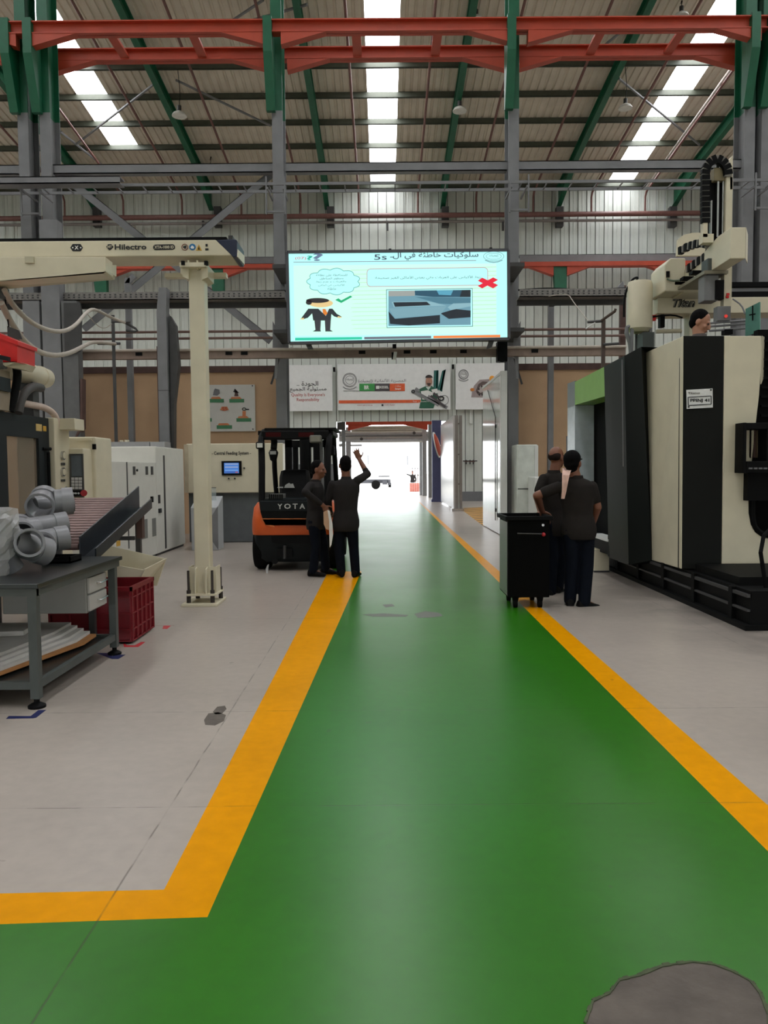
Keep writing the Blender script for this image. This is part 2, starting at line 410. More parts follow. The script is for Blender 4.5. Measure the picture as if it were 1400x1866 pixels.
# rafters: I-section following the slope, deeper at the wall
mb = M(); yb0 = [YW-.05, YW-3.2, Y0R]; dep = [1.12, .62, .62]
top = [(0, y, roofz(y)-.2) for y in yb0]; bot = [(0, y, roofz(y)-d) for y, d in zip(yb0, dep)]
mb.prism([(-.01, p[1], p[2]) for p in bot+top[::-1]], (.02, 0, 0))
for line, s_ in ((top, -1), (bot, 1)):
    for a, b in zip(line[:-1], line[1:]):
        mb.prism([(-.11, a[1], a[2]), (.11, a[1], a[2]), (.11, b[1], b[2]), (-.11, b[1], b[2])], (0, 0, .025*s_))
rm = mb.mesh('rafter', GREENP)
for x in RX: inst('rafter', rm, (x, 0, 0), ceiling)
for a, b in (((321,146),(493,229)), ((140,262),(285,150)), ((1128,143),(1275,264)), ((450,40),(560,8)), ((110,240),(185,300)), ((1130,60),(1080,100)), ((480,0),(420,40))):
    M().cyl(R(*a, .45), R(*b, .45), .045, n=6).build('roof_brace', STEEL, ceiling)
# ================================================================ WALLS
CLAD = mat('pale_wall_cladding', (206, 210, 203), .5, noise=.05, ns=2)
wall_back = struct('wall_back', (0, YW, 0))
DX0, DX1 = W(614, 850, YW).x, W(806, 850, YW).x; DZ = W(700, 768, YW).z
PW = .4
GAP = .028
pmF = M().box(GAP, PW, 0, .06, 0, zE+.1).box(GAP, .07, -.035, 0, 0, zE+.1).box(.2, .215, -.012, 0, 0, zE+.1).mesh('cladding_panel', CLAD)
pmH = M().box(GAP, PW, 0, .06, DZ, zE+.1).box(GAP, .07, -.035, 0, DZ, zE+.1).box(.2, .215, -.012, 0, DZ, zE+.1).mesh('cladding_panel', CLAD)
n0 = math.floor((DX0+24)/PW)
x = DX0-PW*math.ceil((DX0+24)/PW)
while x < 24:
    inside = x >= DX0-.01 and x+PW <= DX1+.3
    inst('cladding_panel', pmH if inside else pmF, (x, YW, 0), wall_back); x += PW
BACKS = mat('dark_joint_backing', (96, 96, 92), .8)
M().box(-24, DX0, YW+.065, YW+.1, 0, zE+.1).box(DX1+.3, 24, YW+.065, YW+.1, 0, zE+.1).box(DX0, DX1+.3, YW+.065, YW+.1, DZ, zE+.1).build('joint_backing', BACKS, wall_back)
DADO = mat('grey_wall_dado', (112, 114, 116), .55, noise=.06)
M().box(-24, DX0, YW-.05, YW-.032, 0, W(560, 846, YW).z).build('dado', DADO, wall_back)
M().box(DX1+.3, 24, YW-.05, YW-.032, 0, .45).build('dado', DADO, wall_back)
M().px(856, 861, 655, 772, YW-.1, .08).px(826, 829, 655, 760, YW-.1, .08).px(614, 617, 650, 770, YW-.1, .08).build('cover_strip', CLAD, wall_back)
BEIGE = mat('beige_plaster_wall', (196, 162, 128), .85, noise=.1, ns=1.3, bump=.2, bs=25)
BRN = mat('brown_wall_capping', (84, 60, 54), .7, noise=.2)
zB = W(700, 672, 18.4).z
wl = struct('wall_left', (-8, 18.4, 0)); wr = struct('wall_right', (8, 18.4, 0))
for w_, x0, x1 in ((wl, -24, W(506, 800, 18.4).x), (wr, W(940, 800, 18.4).x, 24)):
    M().box(x0, x1, 18.4, 18.55, 0, zB-.06).build('plaster_face', BEIGE, w_)
    M().box(x0, x1, 18.36, 18.6, zB-.06, zB+.09).build('wall_capping', BRN, w_)
M().box(-24.3, -24.05, Y0R, YW, 0, 22).build('wall_side_left', CLAD)['kind'] = 'structure'
M().box(24.05, 24.3, Y0R, YW, 0, 22).build('wall_side_right', CLAD)['kind'] = 'structure'
M().box(-24, 24, Y0R-.25, Y0R-.05, FILL_GAP_Z, 21).build('wall_front', CLAD)['kind'] = 'structure'   # unseen; gap below added to let daylight in from behind the camera
# ================================================================ COLUMN ROW AND CRANE RUNWAY
YC = 17.75
colz = W(700, 200, YC).z
topz = roofz(18)-.7
def column(x, label, wide=.24, dpt=.55):
    t = thing('steel_column', label, 'column', (x, YC, 0), 'crane runway columns')
    s = M(); s.box(x-wide/2, x+wide/2, YC, YC+.03, 0, colz).box(x-wide/2, x+wide/2, YC+dpt-.03, YC+dpt, 0, colz).box(x-.012, x+.012, YC+.03, YC+dpt-.03, 0, colz)
    s.build('column_shaft', STEEL, t)
    s = M(); s.box(x-wide/2, x+wide/2, YC, YC+.03, colz, topz).box(x-wide/2, x+wide/2, YC+dpt-.03, YC+dpt, colz, topz).box(x-.012, x+.012, YC+.03, YC+dpt-.03, colz, topz)
    s.build('upper_column', GREENP, t)
    a = W(700, 50, YC).z
    s = M(); s.prism([(x-.22, YC-.5, a-.0), (x-.22, YC-.02, a-.0), (x-.22, YC-.02, a-1.85), (x-.22, YC-.14, a-1.85), (x-.22, YC-.5, a-.75)], (.19, 0, 0))
    s.build('corbel', GREENP, t)
    M().box(x-.22, x+.22, YC-.12, YC+dpt+.12, 0, .025).build('base_plate', STEEL, t)
    return t
column(W(511, 600, YC).x, 'grey steel column with green top, at left edge of the lit screen')
column(W(936, 600, YC).x, 'grey steel column with green top, at right edge of the lit screen')
column(W(44, 300, YC).x, 'outer one of the paired grey columns at the far left')
column(W(84, 300, YC).x, 'inner one of the paired grey columns at the far left')
column(W(1364, 400, YC).x, 'inner one of the paired grey columns at the far right')
column(W(1395, 400, YC).x, 'outer one of the paired grey columns at the far right, at frame edge')
cg = thing('crane_girder', 'orange twin crane runway girder crossing under the roof', 'girder', (0, 17.9, W(700, 64, 17.45).z))
z1, z0 = W(700, 40, 17.45).z, W(700, 63, 17.45).z
cxs = [W(x, 75, 17.9).x for x in (64, 505, 941, 1378)]
for yb in (17.4, 18.5):
    mb = M(); mb.box(-13, 13, yb-.11, yb+.11, z1-.025, z1).box(-13, 13, yb-.11, yb+.11, z0, z0+.025).box(-13, 13, yb-.008, yb+.008, z0, z1)
    mb.build('girder_beam', ORANGE, cg)
    for x in cxs:
        for s_ in (-1, 1):
            mb = M(); mb.prism([(x+s_*.16, yb-.1, z0), (x+s_*1.15, yb-.1, z0), (x+s_*.16, yb-.1, z0-.27)], (0, .2, 0)); mb.build('gusset', ORANGE, cg)
for k in range(-6, 7):
    x = (cxs[1]+cxs[2])/2+(cxs[2]-cxs[1])/3*(k+.5)
    if min(abs(x-c) for c in cxs) < .4: continue
    M().box(x-.1, x+.1, 17.51, 18.39, z0+.03, z0+.09).build('girder_strut', ORANGE, cg)
def xbeam(name, label, cat, x0, x1, ya, y0, y1, xm=700, dpt=.2, m=STEEL, group=None):
    """horizontal member across the hall; y0,y1 its edges in the photo at column xm"""
    zt, zb = W(xm, y0, ya).z, W(xm, y1, ya).z
    mb = M().box(x0, x1, ya, ya+.02, zb, zt).box(x0, x1, ya, ya+dpt, zt-.02, zt).box(x0, x1, ya, ya+dpt, zb, zb+.02)
    o = mb.build(name, m); return tag(o, label, cat, group)
cc = [W(x, 400, YC).x for x in (84, 511, 936, 1364)]
xbeam('tie_beam', 'grey tie beam between left column pair and screen column, high up', 'beam', cc[0]+.15, cc[1]-.13, 17.85, 295, 312)
xbeam('tie_beam', 'grey tie beam high above the lit screen between its two columns', 'beam', cc[1]+.13, cc[2]-.13, 17.85, 295, 312)
xbeam('tie_beam', 'grey tie beam from right screen column to far right columns, high up', 'beam', cc[2]+.13, cc[3]-.13, 17.85, 295, 312)
xbeam('tie_beam', 'short grey tie beam running out of frame from far left columns', 'beam', -13, W(44, 300, YC).x-.14, 17.85, 295, 312)
# X-bracing of the left bay
for n_, (a, b) in enumerate((((112,318),(494,622)), ((152,600),(494,318)))):
    p, q_ = W(*a, 18.05+.06*n_), W(*b, 18.05+.06*n_)
    d_ = (q_-p).normalized(); nn = Vector((-d_.z, 0, d_.x))*.085
    mb = M(); mb.prism([p-nn, q_-nn, q_+nn, p+nn], (0, .015, 0)).prism([p+nn, q_+nn, q_+nn*.85, p+nn*.85], (0, .05, 0))
    tag(mb.build('cross_brace', STEEL), ('grey brace sloping down to the right, left of the lit screen', 'grey brace sloping up to the right, left of the lit screen')[n_], 'brace', 'bracing of the left bay')
# cable ladder (thin rails with rungs) in front of the columns
yl = 17.0; zl = W(700, 333, yl).z
t = thing('cable_ladder', 'thin grey cable ladder running across in front of the columns, above screen', 'cable ladder', (0, yl, zl))
M().box(-12, 12, yl, yl+.03, zl-.03, zl+.03).build('ladder_rail', STEEL, t); M().box(-12, 12, yl+.45, yl+.48, zl-.03, zl+.03).build('ladder_rail', STEEL, t)
rg = M().box(-.012, .012, yl+.03, yl+.45, zl-.015, zl+.005).mesh('ladder_rung', STEEL)
for k in range(44): inst('ladder_rung', rg, (-11.8+k*.55, 0, 0), t)
for x in (cc[1], cc[2], cc[0], cc[3]):
    mb = M()
    for s_ in (-1, 1): mb.box(x+s_*.17-.015, x+s_*.17+.015, yl-.02, YC, zl-.12, zl-.08).box(x+s_*.2-.015, x+s_*.2+.015, yl-.02, yl+.02, zl-.65, zl+.15)
    mb.box(x-.2, x+.2, yl-.02, yl+.02, zl-.62, zl-.58); mb.build('ladder_bracket', STEEL, t)
xbeam('cable_channel', 'thick grey cable channel at upper left in front of column pair', 'cable channel', -13, W(226, 330, 16.9).x, 16.62, 321, 334, 110, .3, STEEL)
# perforated cable tray below, then twin pipes and the lighting channel
TRAY = mat('galvanised_tray', (128, 124, 120), .5, .3, noise=.3, ns=20)
zt = W(250, 545, 16.6).z
t = thing('cable_tray', 'perforated grey cable tray crossing behind the lit screen', 'cable tray', (0, 16.6, zt))
for x0, x1 in ((-13, W(519, 540, 16.6).x), (W(947, 540, 16.6).x, W(1145, 540, 16.6).x)):
    M().box(x0, x1, 16.6, 16.615, zt-.02, zt+.15).build('tray_side', TRAY, t); M().box(x0, x1, 16.6, 17.0, zt-.02, zt).build('tray_bottom', TRAY, t)
    n = int((x1-x0)/.11); mb = M()
    for k in range(n): mb.box(x0+k*.11+.03, x0+k*.11+.07, 16.595, 16.602, zt+.03, zt+.06).box(x0+k*.11+.03, x0+k*.11+.07, 16.595, 16.602, zt+.08, zt+.11)
    o = mb.build('tray_slots', DSTEEL, t); o['kind'] = 'stuff'
    M().tube([(x0, 16.75, zt+.16), (x0+(x1-x0)*.3, 16.72, zt+.19), (x0+(x1-x0)*.6, 16.78, zt+.15), (x1, 16.75, zt+.18)], .022, smooth=2).build('tray_cable', BLACK, t)
    M().box(x0, x1, 16.9, 16.98, zt-.13, zt-.02).build('tray_bearer', DSTEEL, t)
for n_, (yy, lab) in enumerate(((605, 'upper thin pipe of the pair crossing behind the left cream post'), (617, 'lower thin pipe of the pair crossing behind the left cream post'))):
    z = W(300, yy, 17.2).z
    tag(M().cyl((-13, 17.2, z), (W(505, yy, 17.2).x, 17.2, z), .028, n=8).build('air_pipe', BROWN, smooth=True), lab, 'pipe', 'thin pipes along the columns')
    z = W(1050, yy-5, 17.2).z
    tag(M().cyl((W(945, yy, 17.2).x, 17.2, z), (W(1146, yy, 17.2).x, 17.2, z), .028, n=8).build('air_pipe', BROWN, smooth=True), ('upper', 'lower')[n_]+' thin pipe right of the lit screen, running behind the white tank', 'pipe', 'thin pipes along the columns')
TAN = mat('tan_channel_paint', (138, 118, 106), .55, noise=.15)
zc = W(300, 647, 16.9).z
t = thing('lighting_channel', 'long tan channel with pale top pipe running under the lit screen', 'channel', (0, 16.9, zc))
M().box(-13, W(1140, 640, 16.9).x, 16.9, 16.93, zc-.08, zc+.08).box(-13, W(1140, 640, 16.9).x, 16.93, 17.05, zc-.08, zc-.06).build('channel', TAN, t)
M().cyl((-13, 16.86, zc+.1), (W(1140, 640, 16.9).x, 16.86, zc+.1), .03, n=8).build('pipe', mat('pale_pipe', (190, 178, 166), .5), t)
for x in (253, 312, 417, 445, 660, 742, 790, 845, 975): M().px(x-6, x+6, 639-x/127+5, 645-x/127+5, 16.88, .03).build('clamp', BLACK, t)
# grey boxed posts standing before the beige wall
def boxpost(name, label, x, y0, w, Y, slant=True):
    t = thing(name, label, 'post', (W(x, 800, Y).x, Y, 0)); xx = W(x, 700, Y).x; zt_ = W(x, y0, Y).z
    mb = M().box(xx-w/2, xx+w/2, Y, Y+.3, 0, zt_-.5)
    mb.prism([(xx-w/2, Y, zt_-.5), (xx+w/2, Y, zt_-.5), (xx+w/2+.02, Y, zt_), (xx-w/2+.06, Y, zt_)], (0, .25, 0)); mb.build('post_casing', STEEL, t)
    for z in (1.9, 3.2): M().box(xx-w/2-.004, xx+w/2+.004, Y-.004, Y+.3, z, z+.012).build('casing_joint', DSTEEL, t)
    return t, xx, zt_
t, xx, zt_ = boxpost('boxed_post', 'grey boxed post rising to the cable tray, left of the cream post', 297, 524, .2, 16.3)
M().prism([(xx+.14, 16.4, zt_-.55), (xx+.26, 16.4, zt_-.75), (xx+.31, 16.4, zt_-1.6), (xx+.2, 16.4, zt_-2.4), (xx+.12, 16.4, 0.0), (xx+.12, 16.4, zt_-2.4)], (0, .2, 0)).build('cable_drop', DSTEEL, t)
M().box(xx-.14, xx-.105, 16.38, 16.58, 0, zt_-1.2).build('side_rail', BRN, t)
t = thing('cable_duct', 'wide grey cable duct panels covering the far left columns', 'duct', (W(100, 700, 16.4).x, 16.4, 0))
for a, b, yt in ((48, 78, 548), (80, 113, 400), (118, 146, 548)):
    mb = M(); mb.px(a, b, yt, 990, 16.4, .25); mb.build('duct_panel', STEEL if a != 118 else mat('mid_grey_duct', (98, 98, 98), .55), t)
M().pxpoly([(116, 552), (146, 552), (149, 570), (146, 640), (118, 648)], 16.35, .05).build('perforated_cover', DSTEEL, t)
M().pxpoly([(146, 690), (150, 690), (150, 780), (138, 800), (135, 800), (146, 775)], 16.38, .2).build('duct_edge', BRN, t)
for x, lab in ((234, 'dark post behind the crossed braces, left of the cream post'), (1005, 'slim dark post right of the screen with top bracket to the tray')):
    t = thing('slim_post', lab, 'post', (W(x, 600, 17.3).x, 17.5, 0)); xx = W(x, 600, 17.5).x; z_ = W(x, 506 if x < 500 else 549, 17.5).z
    M().box(xx-.06, xx+.06, 17.5, 17.62, 0, z_).build('post', STEEL, t)
    M().prism([(xx-.06, 17.5, z_-.12), (xx+.06, 17.5, z_-.12), (xx+.2, 17.5, z_+.02), (xx+.1, 17.5, z_+.1)], (0, .1, 0)).build('bracket', STEEL, t)
# ================================================================ FAR WALL STEELWORK AND PIPES
t = thing('sprinkler_pipework', 'brown sprinkler mains along far wall with branch pipes up the roof', 'pipework', (0, 35.3, W(700, 394, 35.3).z))
zm, zn = W(700, 393, 35.3).z, W(700, 404, 35.4).z
SPR = mat('brown_red_sprinkler_pipe', (112, 74, 68), .5, noise=.15)
M().cyl((-22, 35.3, zm), (22, 35.3, zm), .11, n=12).build('main_pipe', SPR, t, smooth=True)
M().cyl((-22, 35.45, zn), (22, 35.45, zn), .06, n=10).build('main_pipe', mat('grey_main_pipe', (126, 118, 114), .5), t, smooth=True)
for x in (118, 225, 332, 440, 548, 654, 762, 868, 972, 1078, 1176, 1290):
    X = W(x, 390, 35.3).x
    M().tube([(X, 35.3, zm), (X, 35.3, roofz(35.3)-.95), (X, 35.15, roofz(35.15)-.78), (X, 8, roofz(8)-.78)], .045, n=8).build('branch_pipe', SPR, t, smooth=True)
for x in (370, 706, 917): M().px(x-2, x+2, 402, 420, 35.4, .06).build('pipe_hanger', DSTEEL, t)
xbeam('wall_beam', 'grey beam along the far wall above the orange rail, left of screen', 'beam', -21, W(519, 470, 35).x, 35.0, 468, 481, 460, .5, STEEL, 'beams on the far wall')
xbeam('wall_beam', 'grey beam along the far wall above the orange rail, right of screen', 'beam', W(947, 470, 35).x, 21, 35.0, 463, 477, 1100, .5, STEEL, 'beams on the far wall')
for lab, x0, x1, xm, ya, yb in (('left', -21, W(519, 480, 34.9).x, 460, 482, 489), ('right', W(947, 480, 34.9).x, 21, 1100, 477, 485)):
    t = thing('wall_crane_rail', 'thin orange crane rail on the far wall, %s of the lit screen' % lab, 'rail', ((x0+x1)/2, 34.7, W(xm, yb, 34.7).z), 'orange rails on the far wall')
    zt_, zb_ = W(xm, ya, 34.7).z, W(xm, yb, 34.7).z
    M().box(x0, x1, 34.6, 35.0, zb_, zt_).build('rail', ORANGE, t)
    for x in ((395, 181) if lab == 'left' else (1021, 1235)):
        X = W(x, 500, 34.7).x
        if not x0 < X < x1: continue
        for s_ in (-1, 1): M().prism([(X+s_*.3, 34.65, zb_), (X+s_*1.4, 34.65, zb_), (X+s_*.3, 34.65, zb_-.4)], (0, .3, 0)).build('rail_gusset', ORANGE, t)
        M().prism([(X-.3, 34.7, zb_), (X+.3, 34.7, zb_), (X+.3, 34.7, zb_-1.3), (X-.18, 34.7, zb_-1.3)], (0, .3, 0)).build('wall_bracket', GREENP, t)
for x in (175, 396, 602, 812, 1021, 1228):
    X = W(x, 390, 35.6).x
    tag(M().box(X-.16, X+.16, 35.6, 35.9, W(x, 412, 35.6).z, W(x, 376, 35.6).z).build('wall_stub', DSTEEL), {175: 'dark stub on far wall under the leftmost green rafter end', 396: 'dark stub on far wall under the second rafter end from the left', 602: 'dark stub on far wall under rafter end just left of central skylight', 812: 'dark stub on far wall under rafter end just right of central skylight', 1021: 'dark stub on far wall under the second rafter end from the right', 1228: 'dark stub on far wall under the rightmost green rafter end'}[x], 'stub', 'stubs below the rafter ends')
# ================================================================ PENDANT LAMPS
LAMPW = mat('white_lamp_reflector', (214, 212, 206), .5)
def pendant(x, y, Y, s, label):
    c = W(x, y, Y); t = thing('pendant_lamp', label, 'lamp', c, 'high bay lamps under the roof')
    M().lathe(c, [(.30*s, 0), (.30*s, .03*s), (.24*s, .12*s), (.1*s, .2*s), (.06*s, .22*s), (.06*s, .2*s), (.2*s, .1*s), (.27*s, .01*s)], 20).build('reflector', LAMPW, t, smooth=True)
    M().cyl(c+Vector((0, 0, .2*s)), c+Vector((0, 0, .42*s)), .085*s, n=14).build('lamp_housing', DSTEEL, t, smooth=True)
    M().tube([c+Vector((0, 0, .42*s)), c+Vector((.05, 0, .9*s)), (c.x-.02, c.y, roofz(c.y)-.1)], .012, n=6, smooth=1).build('cord', BLACK, t)
pendant(327, 212, 27.5, .85, 'white high bay lamp hanging under the left roof, below green rafter')
pendant(838, 203, 28.5, .85, 'white high bay lamp hanging right of the central skylight')
pendant(1140, 198, 27.5, .8, 'white high bay lamp hanging left of the right skylight')
pendant(868, 37, 24.5, .75, 'white high bay lamp partly behind the orange girder, right of centre')
pendant(1242, 31, 24.5, .75, 'white high bay lamp above the orange girder at upper right')
pendant(384, 314, 33.5, .85, 'white high bay lamp low at left behind the grey tie beam')
# ================================================================ LIT SCREEN
LY = 16.2
BEZ = mat('grey_screen_bezel', (74, 74, 80), .45)
led = thing('led_screen', 'large lit slide screen hung between two grey columns above the aisle', 'screen', W(725, 625, LY))
M().px(525, 926, 459, 622, LY, .14).build('screen_cabinet', BEZ, led)
tl, tr, bl, br = (523, 459), (927, 455), (527, 625), (928, 617)
def frame4(a, b, c, d, t, Y, dp, name, m, par):
    for p, q in ((a, b), (b, d), (d, c), (c, a)):
        mb = M(); pxline(mb, [p, q], t, Y, dp); mb.build(name, m, par)
frame4(tl, tr, bl, br, 5, LY-.06, .1, 'bezel', BEZ, led)
def E_(n, c, s=1.0): return emit('screen_'+n, c, s)
def lp(name, pts, m, k=1): M().pxpoly(pts, LY-.012-.004*k, .004).build(name, m, led)
M().pxpoly([(525,461),(925,457),(926,616),(529,623)], LY-.012, .012).build('screen_face', E_('pale_cyan', (184, 254, 250), 1.08), led)
lp('slide_panel', [(535,484),(905,480),(905,608),(537,612)], E_('pale_green', (204, 255, 236), 1.08))
for k in range(15): lp('slide_line', [(640+(k%3)*4,492+k*7.6),(905,486+k*7.6),(905,487+k*7.6),(640,493+k*7.6)], E_('line_tint', (188, 240, 196), 1.0), 1.5)
lp('slide_line', [(535,477.2),(868,474.2),(868,475.2),(535,478.2)], E_('rule', (130, 120, 140)), 2)
SD = E_('ink', (66, 78, 104), .9)
lt = LY-.028
pxtext('slide_title', arabic('سلوكيات خاطئة في الـ'), 711, 872, 466.5, lt, SD, led, h=15, res=3, bold=.012)
pxtext('slide_title', '5s', 682, 705, 468.5, lt, SD, led, h=10, res=3, bold=.01)
pxtext('slide_number', '(07)', 538, 558, 471, lt, E_('pink', (214, 84, 120)), led, h=6)
pxtext('question_mark', '?', 559, 570, 470, lt, E_('teal', (20, 172, 150)), led, h=8, bold=.02)
pxtext('question_mark', '?', 570, 589, 468.5, lt, E_('slate', (104, 122, 154)), led, h=14, bold=.02)
mb = M(); pxring(mb, 900, 467, 19, 9, .8, lt, .004); pxring(mb, 900, 467, 14, 6, .6, lt, .004); pxline(mb, [(884,474),(892,477),(900,478),(908,477),(916,474)], 1.4, lt, .004); mb.build('round_emblem', E_('grey', (110, 146, 156)), led)
pxtext('round_emblem_text', arabic('إيجيك'), 892, 908, 466, lt, SD, led, h=5)
# thought cloud
cl = [(608,503,14,9,170,300),(630,494,12,6,200,330),(652,492,9,4,190,350),(632,494,1,1,0,1),(648,505,11,8,280,400),(638,516,10,9,-60,110),(624,528,15,10,40,150),(600,531,15,9,50,170),(576,528,12,9,80,190),(563,514,7,10,95,250),(572,500,11,8,170,300),(590,496,13,9,190,330),(612,493,11,7,200,330)]
# outline of scallops around an ellipse
mb = M(); P_ = []
nS = 11
for i in range(nS):
    a0, a1 = 2*PI*i/nS, 2*PI*(i+1)/nS
    am = (a0+a1)/2; ex, ey = 608, 513
    p0 = (ex+44*math.cos(a0), ey+21*math.sin(a0)); p1 = (ex+44*math.cos(a1), ey+21*math.sin(a1)); pm_ = (ex+56*math.cos(am), ey+29*math.sin(am))
    arc = []
    for k in range(9):
        t_ = k/8; arc.append(((1-t_)**2*p0[0]+2*t_*(1-t_)*pm_[0]+t_*t_*p1[0], (1-t_)**2*p0[1]+2*t_*(1-t_)*pm_[1]+t_*t_*p1[1]))
    P_ += arc[:-1]; pxline(mb, arc, .9, lt, .004)
lp('cloud_fill', P_, E_('pale_cyan', (184, 254, 250), 1.08), 2)
mb.build('cloud_outline', E_('cloud_teal', (60, 150, 150)), led)
for k, (s, a, b) in enumerate((('للمحافظة على نظافة', 576, 633), ('ومظهر المناطق', 583, 626), ('والعربات و عدم ربط', 576, 631), ('الأكياس في أماكن', 580, 628), ('خاطئة', 597, 613))):
    pxtext('cloud_text', arabic(s), a, b, 501.5+k*6.1, lt-.004, E_('grey_ink', (96, 120, 130)), led, h=4.6, res=1)
# callout box with its text, cross and photo
mb = M(); pts = []
for cx, cy, a0 in ((882, 494, -90), (882, 513, 0), (676, 515.5, 90), (676, 496.5, 180)):
    pts += [(cx+7*math.cos(math.radians(a0+t)), cy+6.5*math.sin(math.radians(a0+t))) for t in range(0, 91, 15)]
lp('callout_fill', pts, E_('pale_cyan', (184, 254, 250), 1.08), 2)
pxline(mb, pts+pts[:1], .9, lt, .004); mb.build('callout_outline', E_('rose', (196, 130, 150)), led)
pxtext('callout_text', arabic('ربط الأكياس على العربات وفي بعض الأماكن الغير صحيحة'), 684, 877, 506, lt, E_('grey_ink', (96, 120, 130)), led, h=7.5, res=1)
REDX = E_('red', (232, 16, 52), 1.0)
lp('red_cross', [(871,511.5),(879,506),(908,519.5),(899,525.5)], REDX, 4); lp('red_cross', [(899,505.5),(908,510),(879,525.5),(871,521)], REDX, 4.5)
def ph(pts, n, c, k): lp('photo_shape', pts, E_(n, c, .85), k)
lp('photo_border', [(704,527.5),(861.5,525),(862,595),(705,597.5)], E_('photo_edge', (70, 110, 120)), 2)
lp('photo_white', [(705,528.5),(860.5,526),(861,594),(706,596.5)], E_('pale_cyan', (184, 254, 250), 1.08), 3)
ph([(708,530),(858,528),(858,592),(708,594)], 'ph_blue', (118, 168, 186), 4)
ph([(708,530),(756,529.5),(756,539),(708,540)], 'ph_pale', (170, 176, 172), 5)
ph([(756,529.5),(858,528),(858,541),(790,541),(757,538)], 'ph_deep', (40, 88, 112), 5)
ph([(796,529),(826,529),(822,538),(800,537)], 'ph_sky', (96, 178, 206), 6)
ph([(842,529),(858,528),(858,541),(838,541)], 'ph_dark', (22, 34, 46), 6)
ph([(757,541),(858,543),(858,556),(800,553)], 'ph_mid', (80, 132, 152), 6)
ph([(714,550),(782,549),(814,557),(718,560)], 'ph_bin_rim', (150, 196, 208), 6)
ph([(717,551),(778,550),(785,556),(720,559)], 'ph_dark', (22, 34, 46), 7)
ph([(709,562),(814,558),(803,573),(720,580)], 'ph_bin', (132, 178, 192), 8)
ph([(708,567),(720,581),(802,574),(802,589),(745,593),(711,590)], 'ph_dark', (22, 34, 46), 7)
ph([(816,560),(826,553),(858,552),(858,558),(822,565)], 'ph_bin_rim', (150, 196, 208), 8)
ph([(803,571),(830,563),(858,566),(858,578),(818,581)], 'ph_dark', (22, 34, 46), 7)
# figure in a suit, tick, bottom bars
def fg(n, pts, c, k): lp('figure_shape', pts, E_(n, c, .9), k)
el = lambda cx, cy, rx, ry, a0=0, a1=360, n=24: [(cx+rx*math.cos(math.radians(a0+(a1-a0)*i/n)), cy+ry*math.sin(math.radians(a0+(a1-a0)*i/n))) for i in range(n+(a1-a0 != 360))]
fg('skin', el(585, 552.5, 22, 7.5), (246, 214, 150), 4)
fg('hair', el(579, 547.5, 21, 4.5), (40, 34, 38), 5); fg('hair', el(563, 551, 5.5, 4.5), (40, 34, 38), 5)
fg('suit', [(562,562.5),(606,562.5),(614,572),(623,577),(619,579.5),(609,576.5),(604,572),(603,584),(571,584),(569,571),(561,579),(553,581.5),(549,580)], (38, 42, 50), 3)
fg('shirt', [(580,562.5),(600,562.5),(594,575.5)], (214, 240, 240), 4); fg('tie', [(588,563),(593,563),(597,571),(593,575),(588.5,570)], (240, 136, 44), 5)
fg('trousers', [(573,583),(585,583),(584,601),(585,604),(570,604),(575,601)], (52, 54, 60), 4); fg('trousers', [(592,583),(603,583),(602,601),(607,604),(593,604),(593,601)], (84, 84, 86), 4)
fg('skin', [(549,580),(554,579),(554,582.5),(547,582)], (246, 214, 150), 4); fg('skin', [(616,576),(623,577.5),(622,579),(615,579)], (246, 214, 150), 4)
lp('green_tick', [(611,546.5),(617,543.5),(622,547.5),(639,538.5),(642,541),(622,552)], E_('tick', (24, 176, 118)), 4)
lp('bottom_bar', [(538,615.5),(660,614),(660,618.5),(538,620.5)], E_('bar_green', (44, 206, 168)), 2)
lp('bottom_bar', [(664,614),(786,612),(786,616.5),(664,618.5)], E_('bar_grey', (110, 116, 128)), 2)
lp('bottom_bar', [(790,612),(912,610),(912,614.5),(790,616.5)], E_('bar_orange', (246, 132, 60)), 2)
for x, y in ((548, 458), (711, 456), (895, 454)): M().px(x-2.5, x+2.5, y-3, y, LY, .06).build('top_lug', BLACK, led)
for x in (563, 893): M().pxpoly([(x-8, 622), (x+2, 622), (x+8, 636), (x-2, 636)] if x < 700 else [(x-6, 636), (x-2, 622), (x+8, 620), (x+4, 632)], LY+.02, .08).build('hanger_arm', DSTEEL, led)
for s_, x in ((1, cc[1]), (-1, cc[2])):
    for y in (480, 600): M().box(x, x+.3*s_, LY+.14, YC-.01, W(700, y, LY).z-.04, W(700, y, LY).z+.04).build('mounting_arm', DSTEEL, led)
